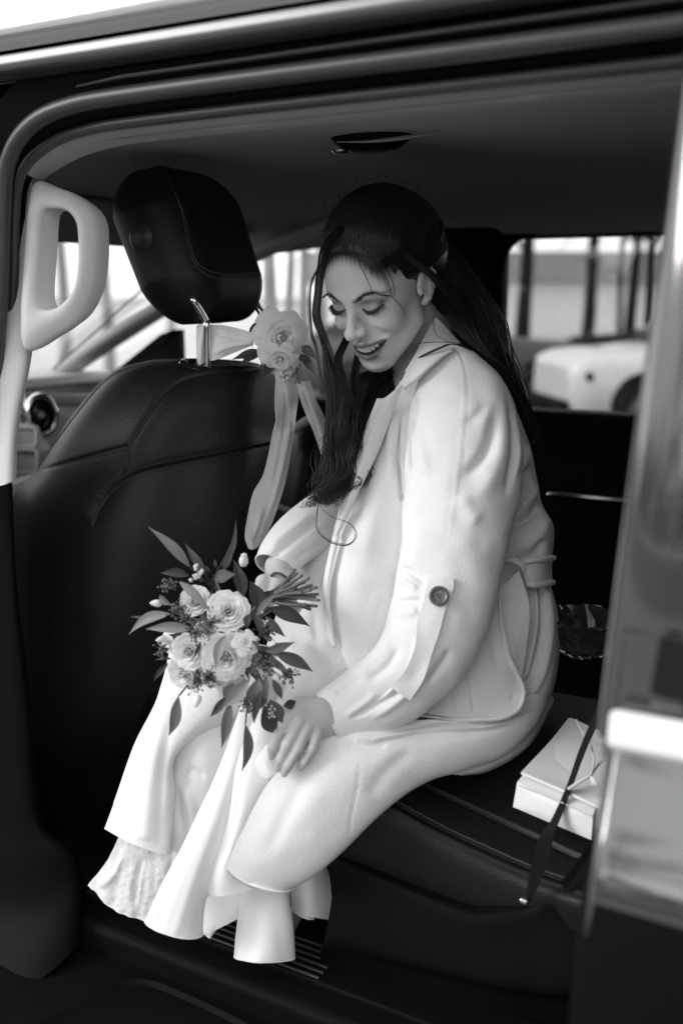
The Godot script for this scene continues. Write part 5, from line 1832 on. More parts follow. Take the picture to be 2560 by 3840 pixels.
	# tab with its button
	var t := sheet(laid(arm, [[[1609, 2178], [1655, 2172], [1698, 2168]], [[1597, 2228], [1650, 2230], [1694, 2218]], [[1585, 2275], [1630, 2290], [1668, 2284]], [[1566, 2335], [1606, 2360], [1645, 2370]], [[1556, 2420], [1590, 2445], [1618, 2450]], [[1530, 2510], [1556, 2535], [1582, 2545]], [[1470, 2580], [1500, 2605], [1528, 2618]]], 0.0055), 14, 44, 0.004)
	put("sleeve_tab", t, M.wool, c)
	var horn := mat("horn", 0.07, 0.25, 0.5)
	mottled(horn, noise_tex(0.03, false, 1, FastNoiseLite.TYPE_SIMPLEX_SMOOTH, 3, 256, ramp(0.02, 0.3, 0.3, 0.75)), 0.02)
	var hit := snap(t, 1645, 2236)
	if hit.size():
		var y: Vector3 = (hit[1] + (eye - hit[0]).normalized() * 0.6).normalized()
		var x := y.cross(Vector3.UP).normalized()
		var bt := Transform3D(Basis(x, y, x.cross(y)), hit[0] + y * 0.0015)
		var button := put("button", lathe([[0.0001, 0.0022], [0.006, 0.0024], [0.0085, 0.0028], [0.0105, 0.0046], [0.0125, 0.0048], [0.0136, 0.003], [0.0136, 0.0005], [0.010, -0.001]], bt, 32), horn, c)
		for k in 4:
			var a := PI * 0.25 + k * PI * 0.5 + 0.3
			put("button_hole", lathe([[0.0001, 0.0027], [0.0009, 0.00275], [0.0012, 0.0022]], bt.translated_local(Vector3(cos(a) * 0.0028, 0, sin(a) * 0.0028)), 8), M.gloss_black, button)
	# far sleeve, holding the flowers
	var far := sleeve([[1400, 1850, 1.66, 150], [1300, 1918, 1.62, 132], [1195, 1968, 1.572, 112], [1115, 2018, 1.535, 98], [1060, 2075, 1.507, 88], [1034, 2126, 1.49, 82]], 70, 60, 0.8)
	folds(far, [[[[1220, 1930], [1130, 2000], [1020, 2090], [960, 2130]], "v", 6.0, 16.0], [[[1180, 1920], [1080, 1990], [1000, 2060]], "r", 4.0, 16.0], [[[1230, 2030], [1150, 2070], [1100, 2110]], "v", 4.0, 14.0]])
	put("far_sleeve", far, M.wool, c)
	put("far_cuff_edge", bar(_ring(far, 69, 60), [0.0014], 6), M.wool, c)
	# belt
	var belt := sheet([px3([[1935, 2112, 1.49], [1985, 2104, 1.492], [2040, 2098, 1.515], [2072, 2092, 1.56]]), px3([[1958, 2145, 1.487], [1995, 2142, 1.488], [2040, 2138, 1.51], [2068, 2134, 1.558]]), px3([[1972, 2186, 1.489], [2005, 2188, 1.488], [2042, 2186, 1.51], [2070, 2184, 1.558]])], 24, 16, 0.005)
	var bl := put("belt", belt, M.wool, c)
	put("belt_edge", bar(curve(px3([[1930, 2110, 1.488], [1985, 2102, 1.488], [2040, 2096, 1.508], [2074, 2092, 1.55]]), 20), [0.0045], 8), M.wool, c)
	put("belt_edge", bar(curve(px3([[1972, 2190, 1.486], [2005, 2194, 1.484], [2044, 2190, 1.506], [2072, 2184, 1.55]]), 20), [0.0045], 8), M.wool, c)
	put("belt_loop", bar(curve(px3([[1885, 2106, 1.49], [1898, 2098, 1.482], [1925, 2102, 1.478], [1952, 2116, 1.478], [1960, 2140, 1.482]]), 20), [0.004, 0.006, 0.006, 0.004], 8), M.wool, c)
	# the near front panel laid back over the hip, with its rounded corner
	var corner := sheet([
		px3([[1700, 2180, 1.455], [1800, 2170, 1.448], [1868, 2200, 1.45], [1945, 2140, 1.462]]), px3([[1660, 2300, 1.44], [1770, 2300, 1.432], [1876, 2330, 1.437], [1984, 2283, 1.45]]), px3([[1630, 2440, 1.425], [1760, 2440, 1.415], [1896, 2450, 1.42], [1970, 2440, 1.44]]),
		px3([[1600, 2540, 1.415], [1750, 2550, 1.40], [1880, 2555, 1.402], [1952, 2550, 1.416]]), px3([[1580, 2630, 1.405], [1740, 2640, 1.388], [1860, 2640, 1.388], [1956, 2610, 1.398]]), px3([[1560, 2672, 1.4], [1720, 2692, 1.378], [1860, 2690, 1.377], [1938, 2662, 1.39]])], 50, 60, 0.005, [
		[[[1742, 2400], [1756, 2520], [1776, 2668]], "v", 4.0, 6.0, 0.3, 0.02], [[[1672, 2480], [1684, 2570], [1698, 2668]], "v", 4.0, 6.0, 0.3, 0.02], [[[1868, 2215], [1880, 2359], [1903, 2466], [1949, 2551]], "s", 7.0, 12.0, 0.1, 0.05], [[[1830, 2240], [1845, 2400], [1870, 2520]], "v", 3.0, 22.0], [[[1925, 2598], [1921, 2612], [1914, 2628]], "v", 3.0, 4.0, 0.1, 0.1]])
	put("coat_corner", corner, M.wool, c)
	put("corner_edge", bar(curve(px3([[1872, 2250, 1.436], [1882, 2359, 1.43], [1903, 2466, 1.418], [1949, 2551, 1.412], [1962, 2604, 1.395], [1940, 2660, 1.385], [1880, 2692, 1.374], [1780, 2698, 1.371], [1689, 2698, 1.374], [1580, 2684, 1.39]]), 60), [0.002, 0.0032, 0.0034, 0.0034, 0.003, 0.002], 8), M.wool, c)
	# skirt of the coat over the near thigh and shin
	var skirt := sheet([
		px3([[1985, 2600, 1.44], [2030, 2610, 1.455], [2052, 2620, 1.49], [2050, 2640, 1.53]]), px3([[1900, 2680, 1.395], [1960, 2710, 1.40], [1992, 2730, 1.43], [1990, 2750, 1.48]]), px3([[1740, 2700, 1.372], [1820, 2770, 1.365], [1870, 2825, 1.385], [1880, 2840, 1.43]]),
		px3([[1560, 2700, 1.368], [1640, 2800, 1.345], [1720, 2885, 1.36], [1745, 2890, 1.41]]), px3([[1350, 2720, 1.345], [1460, 2840, 1.322], [1570, 2930, 1.338], [1600, 2930, 1.385]]), px3([[1150, 2800, 1.334], [1270, 2930, 1.306], [1400, 3055, 1.32], [1430, 3045, 1.365]]),
		px3([[1010, 2930, 1.326], [1130, 3070, 1.304], [1275, 3180, 1.318], [1316, 3160, 1.36]]), px3([[905, 3120, 1.328], [1020, 3210, 1.318], [1160, 3285, 1.33], [1216, 3252, 1.37]]), px3([[842, 3254, 1.345], [940, 3314, 1.340], [1055, 3342, 1.345], [1120, 3318, 1.385]])], 70, 130, 0.005, [
		[[[1306, 2768], [1380, 2782], [1459, 2770], [1560, 2748], [1650, 2742], [1842, 2730], [1995, 2668]], "s", 6.0, 14.0, 0.1, 0.1], [[[1459, 2745], [1560, 2725], [1650, 2708], [1880, 2706], [2033, 2630]], "v", 4.0, 8.0, 0.1, 0.1], [[[1350, 2850], [1340, 2950], [1318, 3060], [1310, 3120]], "v", 1.6, 5.0, 0.1, 0.02],
		[[[1280, 2790], [1340, 2800], [1420, 2800], [1450, 2790]], "v", 4.0, 10.0], [[[1180, 2860], [1080, 3040], [990, 3230]], "v", 3.0, 40.0], [[[1560, 2800], [1440, 2900], [1380, 3000]], "v", 3.0, 36.0]])
	crumple(skirt, 0.0015, 0.08, 21)
	put("coat_skirt", skirt, M.wool, c)
	put("coat_hem", bar(curve(px3([[846, 3254, 1.36], [900, 3294, 1.348], [970, 3326, 1.338], [1055, 3344, 1.34], [1110, 3330, 1.36]]), 30), [0.0015, 0.0022, 0.0022, 0.0015], 8), M.wool, c)
	var under := sheet([px3([[2060, 2600, 1.54], [2076, 2620, 1.56], [2070, 2650, 1.58]]), px3([[1940, 2760, 1.47], [1975, 2790, 1.48], [1980, 2800, 1.5]]), px3([[1800, 2850, 1.425], [1830, 2880, 1.425], [1840, 2890, 1.46]]), px3([[1690, 2890, 1.40], [1720, 2906, 1.40], [1730, 2910, 1.43]])], 10, 30, 0.004)
	put("coat_underside", under, M.wool, c)
	# the other front panel, hanging from the far knee
	var other := sheet([
		px3([[640, 2420, 1.47], [740, 2400, 1.45], [860, 2400, 1.43], [1000, 2420, 1.44], [1120, 2450, 1.46]]), px3([[600, 2580, 1.46], [690, 2580, 1.42], [820, 2590, 1.395], [940, 2610, 1.40], [1080, 2640, 1.42]]), px3([[498, 2820, 1.445], [560, 2830, 1.41], [640, 2830, 1.405], [668, 2820, 1.42], [690, 2800, 1.45]]),
		px3([[440, 2980, 1.435], [515, 3000, 1.40], [610, 3010, 1.395], [652, 3000, 1.415], [664, 2980, 1.45]]), px3([[392, 3108, 1.43], [470, 3152, 1.395], [560, 3188, 1.388], [628, 3206, 1.40], [648, 3180, 1.44]])], 60, 80, 0.005, [
		[[[640, 2560], [590, 2780], [560, 2960], [545, 3150]], "r", 5.0, 34.0, 0.1, 0.02], [[[600, 2560], [550, 2780], [510, 2960], [490, 3130]], "v", 3.0, 30.0, 0.1, 0.02], [[[690, 2560], [625, 2780], [605, 2960], [600, 3170]], "v", 3.5, 22.0, 0.1, 0.02], [[[560, 2620], [500, 2830], [440, 3020]], "r", 4.0, 18.0, 0.1, 0.02]])
	put("far_coat_panel", other, M.wool, c)
	# upper chest and lap on the far side
	var chest := sheet([px3([[1180, 1900, 1.66], [1260, 1900, 1.6], [1350, 1900, 1.55]]), px3([[1060, 2080, 1.62], [1180, 2080, 1.55], [1300, 2080, 1.51]]), px3([[1040, 2280, 1.55], [1150, 2280, 1.50], [1290, 2280, 1.48]]), px3([[1000, 2420, 1.47], [1130, 2440, 1.43], [1300, 2440, 1.455]]), px3([[980, 2560, 1.42], [1120, 2580, 1.385], [1300, 2600, 1.42]]), px3([[960, 2700, 1.39], [1090, 2760, 1.365], [1280, 2760, 1.39]])], 36, 70, 0.005, [
		[[[1080, 2420], [1150, 2400], [1230, 2460], [1280, 2500]], "v", 5.0, 30.0], [[[1060, 2500], [1140, 2490], [1240, 2540]], "r", 4.0, 34.0], [[[1190, 2200], [1180, 2330], [1200, 2420]], "v", 4.0, 22.0]])
	put("far_front", chest, M.wool, c)
	put("hem_corner", sheet([px3([[985, 2800, 1.36], [1020, 2790, 1.35], [1060, 2830, 1.345]]), px3([[942, 2845, 1.362], [990, 2860, 1.338], [1050, 2890, 1.336]]), px3([[955, 2895, 1.36], [1000, 2912, 1.335], [1040, 2908, 1.336]]), px3([[990, 2930, 1.358], [1012, 2938, 1.345], [1032, 2926, 1.345]])], 20, 24, 0.005), M.wool, c)


func _ring(s: Shape, row: int, sides: int) -> PackedVector3Array:
	var out := PackedVector3Array()
	for j in sides + 1:
		out.append(s.v[row * sides + j % sides])
	return out


func dress(w: Node3D) -> void:
	var d := Node3D.new()
	d.name = "dress"
	w.add_child(d, true)
	put("skirt", sheet([px3([[640, 2560, 1.46], [760, 2540, 1.43], [900, 2540, 1.42], [1040, 2600, 1.43]]), px3([[600, 2860, 1.47], [720, 2850, 1.42], [830, 2850, 1.42], [1000, 2900, 1.43]]), px3([[520, 3080, 1.46], [680, 3090, 1.43], [800, 3080, 1.42], [940, 3100, 1.43]]), px3([[430, 3240, 1.46], [600, 3290, 1.43], [760, 3290, 1.42], [920, 3260, 1.43]]), px3([[420, 3320, 1.46], [600, 3400, 1.44], [780, 3400, 1.43], [930, 3330, 1.44]])], 60, 80, 0.004, [
		[[[670, 2905], [720, 2885], [775, 2920]], "v", 6.0, 12.0], [[[665, 2940], [670, 3040], [690, 3130]], "v", 6.0, 16.0], [[[690, 2940], [720, 3050], [720, 3150]], "r", 7.0, 24.0], [[[800, 3360], [850, 3400], [900, 3410]], "v", 4.0, 14.0]]), M.satin, d)
	var mid := sleeve([[1010, 2540, 1.40, 60], [950, 2680, 1.392, 54], [888, 2840, 1.385, 48], [838, 2970, 1.378, 50], [783, 3110, 1.37, 64], [722, 3260, 1.365, 78], [676, 3390, 1.365, 98], [652, 3478, 1.366, 114]], 70, 90, 0.62)
	folds(mid, [[[[900, 2780], [840, 2990], [740, 3260], [660, 3490]], "r", 2.0, 26.0, 0.1, 0.0], [[[880, 2800], [800, 3010], [680, 3250], [590, 3470]], "v", 1.5, 20.0, 0.1, 0.0], [[[905, 2850], [860, 3010], [790, 3250], [740, 3480]], "v", 2.0, 26.0, 0.1, 0.0]])
	crumple(mid, 0.004, 0.12, 5, Vector3(1, 0.4, 1))
	put("skirt_fold", mid, M.satin, d)
	put("skirt_hem", bar(_ring(mid, 69, 90), [0.0008], 6), M.satin, d)
	var right := sleeve([[1010, 3150, 1.42, 80], [1000, 3300, 1.415, 90], [993, 3430, 1.408, 95], [988, 3530, 1.402, 99], [985, 3592, 1.397, 104]], 50, 70, 0.8)
	crumple(right, 0.012, 0.075, 6, Vector3(1, 0.16, 1))
	put("skirt_fold", right, M.satin, d)
	put("skirt_hem", bar(_ring(right, 49, 70), [0.0008], 6), M.satin, d)
	put("skirt_panel", sheet([px3([[1080, 3180, 1.42], [1150, 3200, 1.41], [1215, 3200, 1.44]]), px3([[1085, 3300, 1.43], [1160, 3300, 1.41], [1236, 3290, 1.44]]), px3([[1094, 3404, 1.44], [1160, 3430, 1.42], [1243, 3380, 1.44]]), px3([[1096, 3408, 1.44], [1160, 3436, 1.42], [1234, 3450, 1.44]])], 24, 40, 0.004), M.satin, d)
	put("inner_panel", sheet([px3([[950, 2660, 1.385], [1010, 2660, 1.37], [1090, 2680, 1.37]]), px3([[885, 2860, 1.372], [945, 2860, 1.353], [1040, 2870, 1.352]]), px3([[828, 3090, 1.375], [880, 3100, 1.352], [960, 3100, 1.355]]), px3([[770, 3260, 1.375], [830, 3285, 1.352], [910, 3290, 1.358]]), px3([[756, 3340, 1.375], [830, 3362, 1.354], [950, 3335, 1.36]])], 24, 50, 0.004, [[[[905, 2980], [870, 3100], [820, 3240]], "v", 4.0, 12.0], [[[850, 3262], [900, 3292], [950, 3318]], "v", 5.0, 6.0]]), M.satin, d)
	put("inner_panel", sheet([px3([[700, 3250, 1.435], [800, 3300, 1.425], [960, 3340, 1.43]]), px3([[700, 3400, 1.435], [800, 3400, 1.425], [930, 3390, 1.43]]), px3([[720, 3500, 1.43], [800, 3490, 1.42], [905, 3440, 1.43]])], 30, 30, 0.003), M.satin, d)
	# sheer underskirt
	var veil := mat("tulle", 0.74, 0.85, 0.1)
	bumpy(veil, noise_tex(0.06, true, 9.0, FastNoiseLite.TYPE_CELLULAR, 3), 0.9, 0.06)
	var lace := sheet([px3([[455, 3120, 1.44], [540, 3170, 1.425], [640, 3190, 1.43], [720, 3170, 1.43]]), px3([[400, 3230, 1.45], [500, 3270, 1.43], [600, 3280, 1.425], [700, 3280, 1.43]]), px3([[335, 3312, 1.46], [430, 3370, 1.44], [530, 3400, 1.43], [640, 3420, 1.43]]), px3([[334, 3322, 1.46], [430, 3412, 1.44], [540, 3456, 1.43], [640, 3500, 1.43]])], 90, 70, 0.0, [[[[470, 3190], [430, 3280], [370, 3330]], "r", 5.0, 14.0], [[[540, 3200], [510, 3310], [500, 3420]], "v", 4.0, 16.0]])
	crumple(lace, 0.0042, 0.045, 9, Vector3(1.6, 0.4, 1.6))
	crumple(lace, 0.0008, 0.01, 10)
	put("underskirt", lace, veil, d)
	put("underskirt", sheet([px3([[760, 3420, 1.43], [830, 3400, 1.43], [905, 3390, 1.43]]), px3([[750, 3490, 1.425], [800, 3480, 1.42], [860, 3440, 1.43]]), px3([[770, 3508, 1.425], [788, 3520, 1.42], [800, 3500, 1.43]])], 20, 16, 0.002), veil, d)


# ---------- flowers ----------
func petal(r0: float, r1: float, high: float, wide: float, curl: float, ruffle: float, sd: int) -> Shape:
	var g := RandomNumberGenerator.new()
	g.seed = sd
	var ph := g.randf() * TAU
	var rows := []
	var na := 10
	var nt := 8
	for i in nt + 1:
		var t := float(i) / nt
		var row := PackedVector3Array()
		for j in na + 1:
			var s := float(j) / na * 2.0 - 1.0
			var round := sqrt(maxf(0.0, 1.0 - pow(absf(s), 3.0)))
			var tt := t * lerpf(0.62, 1.0, round)
			var a := s * wide * sin(minf(1.0, tt * 1.5 + 0.12) * PI * 0.5)
			var rad := lerpf(r0 * 0.35, lerpf(r0, r1, tt), sin(tt * PI * 0.5))
			var y := high * pow(tt, 0.75)
			var lip := smoothstep(0.72, 1.0, tt)
			rad += curl * lip * lip * (1.0 + 0.3 * cos(s * 3.0 + ph))
			y -= curl * 0.7 * lip * lip * lip
			y += ruffle * lip * sin(s * 7.0 + ph) + ruffle * 0.6 * lip * sin(s * 13.0 + ph * 2.0)
			rad += ruffle * 0.8 * lip * cos(s * 8.0 + ph)
			row.append(Vector3(sin(a) * rad, y, cos(a) * rad))
		rows.append(row)
	var sh := Shape.new()
	sh.grid(rows)
	return sh

var petal_kinds := {}

# A full rose of radius r: rings of petals round a tight heart.
func rose(parent: Node3D, called: String, c: Vector3, axis: Vector3, r: float, open: float, sd: int, m: Material, rings := 6) -> Node3D:
	var o := Node3D.new()
	o.name = called
	parent.add_child(o, true)
	var y := axis.normalized()
	var x := y.cross(Vector3(0.31, 0.9, 0.2)).normalized()
	var away := Vector3.ZERO
	var q: Node = parent
	while q is Node3D and q != self:
		away += q.position
		q = q.get_parent()
	o.transform = Transform3D(Basis(x, y, x.cross(y)) * r, c - away)
	var g := RandomNumberGenerator.new()
	g.seed = sd
	for k in rings:
		var f := float(k) / (rings - 1)
		var n: int = [3, 4, 5, 6, 6, 7, 7][k]
		for i in n:
			var kind := "%d-%d-%d" % [k, i % 2, int(open * 10)]
			if not petal_kinds.has(kind):
				petal_kinds[kind] = petal(lerpf(0.1, 0.5, f), lerpf(0.06, 0.62 + 0.34 * open, pow(f, 1.2)), lerpf(0.78, 0.5 - 0.25 * open * f, f), lerpf(1.5, 0.62, f), 0.02 + 0.2 * f * open, 0.004 + 0.014 * f, k * 7 + i % 2).mesh()
			var turn := TAU * (i + 0.5 * (k % 2) + g.randf_range(-0.12, 0.12)) / n + k * 0.7
			var tilt := Basis(Vector3.UP, turn) * Basis(Vector3.RIGHT, g.randf_range(-0.05, 0.09))
			put_mesh("petal", petal_kinds[kind], m, o, Transform3D(tilt * g.randf_range(0.94, 1.06), Vector3(0, -0.35 - 0.05 * f, 0)))
	return o

# A loose flower with a few wide petals and a visible eye.
func blossom(parent: Node3D, called: String, c: Vector3, axis: Vector3, r: float, sd: int, m: Material) -> void:
	rose(parent, called, c, axis, r, 1.0, sd, m, 4)

func bud(parent: Node3D, c: Vector3, axis: Vector3, r: float, m: Material) -> void:
	var y := axis.normalized()
	var x := y.cross(Vector3(0.31, 0.9, 0.2)).normalized()
	var t := Transform3D(Basis(x, y, x.cross(y)) * r, c)
	var s := lathe([[0.05, -1.0], [0.4, -0.85], [0.6, -0.4], [0.55, 0.1], [0.3, 0.6], [0.02, 0.95]], t, 14)
	for k in 3:
		s.add(petal(0.62, 0.3, 1.6, 1.1, 0.1, 0.02, 40 + k), t * Transform3D(Basis(Vector3.UP, TAU * k / 3.0), Vector3(0, -0.85, 0)))
	put("bud", s, m, parent)

func leaf(base: Vector3, tip: Vector3, width: float, bend := 0.15, roll := 0.25, sd := 1) -> Shape:
	var g := RandomNumberGenerator.new()
	g.seed = sd
	var along := tip - base
	var len := along.length()
	var t := along / len
	var view := (eye - base).normalized()
	var tw := g.randf_range(-0.5, 0.5)
	var side := t.cross(view).normalized()
	side = side.rotated(t, tw)
	var up := side.cross(t)
	if up.dot(view) < 0.0:
		up = -up
	var drift := g.randf_range(-0.1, 0.1)
	var rows := []
	for i in 13:
		var f := i / 12.0
		var w := width * 0.40 * pow(sin(PI * pow(f, 0.78)), 1.25) + 0.0003
		var c := base + along * f + up * (sin(f * PI) * bend * len * 0.5 - f * f * bend * len * 0.4) + side * sin(f * PI) * drift * len
		var row := PackedVector3Array()
		for j in 7:
			var s := j / 3.0 - 1.0
			row.append(c + side * s * w + up * (absf(s) * absf(s) * roll * w - 0.0006 * (1.0 if j == 3 else 0.0) + 0.02 * w * sin(f * 17.0 + s * 3.0)))
		rows.append(row)
	var sh := Shape.new()
	sh.grid(rows)
	return sh

func ball(c: Vector3, r: float) -> Shape:
	var s := Shape.new()
	var rows := []
	for i in 5:
		var a := -PI * 0.5 + PI * (i + 0.5) / 5.0
		var row := PackedVector3Array()
		for j in 7:
			var b := TAU * j / 7.0
			row.append(c + Vector3(cos(a) * cos(b), sin(a), cos(a) * sin(b)) * r)
		rows.append(row)
	s.grid(rows, true)
	s.fan(rows[0], c - Vector3(0, r, 0), true)
	s.fan(rows[-1], c + Vector3(0, r, 0))
	return s

# A sprig of small berries on thin stalks round a point.
func sprig(parent: Node3D, c: Vector3, spread: float, n: int, r: float, m: Material, sd: int, from: Vector3) -> void:
	var g := RandomNumberGenerator.new()
	g.seed = sd
	var s := Shape.new()
	var st := Shape.new()
	for k in n:
		var p := c + (rgt * g.randfn() + upv * g.randfn() + fwd * g.randfn() * 0.6) * spread * 0.5
		s.add(ball(p, r * g.randf_range(0.7, 1.15)))
		st.add(bar(v3([p, p.lerp(c, 0.5) + fwd * 0.003, c.lerp(from, 0.12)]), [r * 0.22, r * 0.3], 4, false))
	var b := put("berries", s, m, parent)
	b.set_meta("kind", "stuff")
	var o := put("stalks", st, M.leaf_mid, parent)
	o.set_meta("kind", "stuff")

func flower_mats() -> void:
	var p := mat("petals", 0.92, 0.7, 0.2)
	p.backlight_enabled = true
	p.backlight = grey(0.25)
	var p2 := mat("petals_cool", 0.88, 0.7, 0.2)
	p2.backlight_enabled = true
	p2.backlight = grey(0.25)
	for q in [["leaf_pale", 0.2], ["leaf_mid", 0.105], ["leaf_dark", 0.035]]:
		var l := mat(q[0], q[1], 0.5, 0.4)
		l.backlight_enabled = true
		l.backlight = grey(0.06)
		bumpy(l, noise_tex(0.08, true, 4.0), 0.3, 0.02)
	mat("berry", 0.13, 0.45)
	mat("white_berry", 0.62, 0.5)
	mat("stem", 0.14, 0.55)

func bouquet() -> void:
	flower_mats()
	var core := at(860, 2380, 1.38)
	var b := thing("bridal_bouquet", core)
	tag(b, "bridal bouquet of pale roses and long eucalyptus leaves held in her far hand", "bouquet")
	var roses := [[733, 2252, 1.315, 74, 0.1], [856, 2290, 1.30, 88, 0.3], [845, 2468, 1.285, 100, 0.35], [707, 2445, 1.30, 74, 0.3], [690, 2528, 1.315, 66, 0.4], [868, 2575, 1.315, 50, 0.5], [632, 2408, 1.335, 36, 0.7], [1048, 2246, 1.385, 30, 0.7], [770, 2370, 1.325, 50, 0.3], [790, 2535, 1.31, 50, 0.4]]
	for k in roses.size():
		var q: Array = roses[k]
		var c := at(q[0], q[1], q[2] + 0.02)
		var out := (c - core).normalized() * 0.55 + (eye - c).normalized() * 0.75 - upv * 0.05
		rose(b, "rose", c, out, q[3] * 1.22 * q[2] / FOCAL, q[4], 60 + k, M.petals if k % 3 else M.petals_cool)
	blossom(b, "small_blossom", at(925, 2408, 1.285), (eye - core).normalized() + rgt * 0.3 + upv * 0.2, 46 * 1.28 / FOCAL, 81, M.petals)
	for q in [[584, 2262, 1.33, 24, -1.0, 0.1], [914, 2098, 1.36, 30, 0.1, 1.0], [739, 2630, 1.315, 26, -0.3, -1.0], [602, 2398, 1.33, 20, -1.0, -0.2]]:
		var c := at(q[0], q[1], q[2])
		bud(b, c, rgt * q[4] + upv * q[5] - fwd * 0.4, q[3] * q[2] / FOCAL, M.petals_cool)
	# leaves: base and tip in a drawing of the bouquet, width, tone, depth at base and tip
	var tone := [M.leaf_pale, M.leaf_mid, M.leaf_dark]
	var list := [[510, 395, 240, 135, 78, 0, 1.33, 1.31], [605, 430, 482, 240, 66, 1, 1.33, 1.32], [505, 450, 312, 435, 70, 2, 1.33, 1.33], [385, 700, 103, 832, 86, 0, 1.30, 1.31], [530, 800, 218, 800, 84, 0, 1.28, 1.285], [250, 725, 120, 720, 18, 1, 1.32, 1.32],
		[440, 488, 642, 695, 74, 0, 1.285, 1.275], [700, 395, 810, 100, 46, 1, 1.35, 1.33], [725, 420, 795, 245, 56, 1, 1.345, 1.34], [860, 590, 800, 345, 110, 2, 1.32, 1.33], [670, 480, 805, 440, 110, 1, 1.315, 1.31], [960, 670, 905, 480, 140, 2, 1.33, 1.34], [1000, 620, 1060, 545, 80, 2, 1.35, 1.35],
		[1030, 660, 1292, 782, 112, 2, 1.34, 1.34], [940, 725, 1085, 560, 52, 0, 1.325, 1.34], [1000, 715, 1132, 852, 66, 1, 1.33, 1.335], [1000, 945, 1195, 890, 84, 0, 1.30, 1.31], [1060, 950, 1312, 1085, 105, 1, 1.31, 1.325], [1040, 985, 1155, 1088, 62, 0, 1.295, 1.30],
		[742, 838, 676, 1062, 82, 0, 1.27, 1.262], [436, 1238, 365, 1502, 96, 1, 1.30, 1.31], [755, 1238, 638, 1372, 66, 2, 1.30, 1.31], [900, 1130, 718, 1316, 118, 0, 1.275, 1.29], [775, 1270, 710, 1582, 88, 1, 1.29, 1.30], [872, 1420, 850, 1742, 82, 1, 1.29, 1.305], [975, 1200, 933, 1425, 66, 1, 1.285, 1.30],
		[1010, 1110, 1015, 1280, 66, 0, 1.29, 1.30], [1050, 1130, 1112, 1262, 60, 1, 1.30, 1.31], [990, 1300, 1085, 1490, 140, 2, 1.30, 1.315], [1030, 1260, 1112, 1420, 130, 1, 1.30, 1.31], [1120, 1300, 1205, 1270, 76, 2, 1.31, 1.32], [370, 1020, 268, 1145, 40, 2, 1.33, 1.34], [390, 995, 280, 1004, 24, 2, 1.33, 1.33],
		[930, 690, 972, 855, 56, 2, 1.30, 1.295], [905, 1095, 935, 960, 44, 1, 1.28, 1.28], [580, 880, 538, 985, 34, 2, 1.27, 1.27], [560, 1060, 530, 1170, 60, 2, 1.30, 1.30], [960, 1120, 945, 1330, 120, 0, 1.285, 1.30], [640, 430, 600, 380, 30, 2, 1.33, 1.33], [680, 400, 668, 340, 26, 2, 1.33, 1.33], [310, 580, 390, 640, 60, 1, 1.32, 1.31],
		[860, 820, 800, 850, 40, 2, 1.29, 1.29], [590, 1090, 690, 1150, 60, 2, 1.29, 1.29], [900, 700, 880, 800, 60, 2, 1.31, 1.31], [1010, 1200, 960, 1330, 80, 2, 1.31, 1.32], [800, 1160, 730, 1260, 90, 0, 1.30, 1.30]]
	for k in list.size():
		var q: Array = list[k]
		var p0 := at(420 + q[0] * 0.574, 1900 + q[1] * 0.574, q[6])
		var p1 := at(420 + q[2] * 0.574, 1900 + q[3] * 0.574, q[7])
		put("leaf", leaf(p0, p1, q[4] * 0.574 * q[6] / FOCAL * 1.05, 0.12, 0.3, k + 3), tone[q[5]], b)
	var gf := RandomNumberGenerator.new()
	gf.seed = 17
	for k in 44:
		var an := gf.randf() * TAU
		var r0 := gf.randf_range(20, 90)
		var r1 := r0 + gf.randf_range(90, 150)
		put("leaf", leaf(at(850 + cos(an) * r0 * 1.1, 2400 + sin(an) * r0 * 1.2, 1.345), at(850 + cos(an) * r1 * 1.1, 2400 + sin(an) * r1 * 1.1, 1.35 + gf.randf() * 0.02), gf.randf_range(24, 40) * 1.35 / FOCAL, 0.12, 0.3, 200 + k), tone[1 + k % 2], b)
	# stalks of the longest leaves
	var st := Shape.new()
	for q in [[700, 395, 650, 480], [605, 430, 640, 520], [510, 395, 640, 520], [385, 700, 560, 700], [872, 1420, 880, 1200], [775, 1270, 820, 1100], [650, 480, 660, 560], [436, 1238, 520, 1120]]:
		st.add(bar(px3([[420 + q[0] * 0.574, 1900 + q[1] * 0.574, 1.335], [420 + (q[0] + q[2]) * 0.287 + 4, 1900 + (q[1] + q[3]) * 0.287, 1.335], [420 + q[2] * 0.574, 1900 + q[3] * 0.574, 1.35]]), [0.0012], 5))
	put("leaf_stalks", st, M.leaf_dark, b).set_meta("kind", "stuff")
	for q in [[560, 440, 45, 16, 7.5, 1, 1.30], [370, 505, 50, 26, 5.5, 0, 1.32], [430, 670, 55, 46, 4.5, 0, 1.30], [480, 720, 50, 40, 4.0, 0, 1.295], [640, 760, 80, 80, 4.2, 0, 1.27], [540, 820, 60, 44, 4.5, 0, 1.275], [1000, 820, 70, 50, 4.8, 0, 1.31], [985, 760, 40, 14, 5.0, 1, 1.31],
		[1000, 1030, 90, 90, 5.0, 0, 1.285], [1150, 1100, 70, 50, 5.0, 0, 1.305], [880, 1300, 60, 44, 5.0, 0, 1.285], [1040, 1340, 44, 18, 4.0, 1, 1.295], [320, 940, 50, 24, 5.5, 0, 1.33], [630, 1120, 60, 36, 5.0, 0, 1.285], [560, 1170, 60, 30, 4.0, 0, 1.29], [940, 900, 40, 20, 4.5, 0, 1.285]]:
		sprig(b, at(420 + q[0] * 0.574, 1900 + q[1] * 0.574, q[6]), q[2] * 0.574 * 1.3 / FOCAL, q[3], q[4] * 1.3 / FOCAL, M.white_berry if q[5] else M.berry, int(q[0]), core)
	var g := RandomNumberGenerator.new()
	g.seed = 5
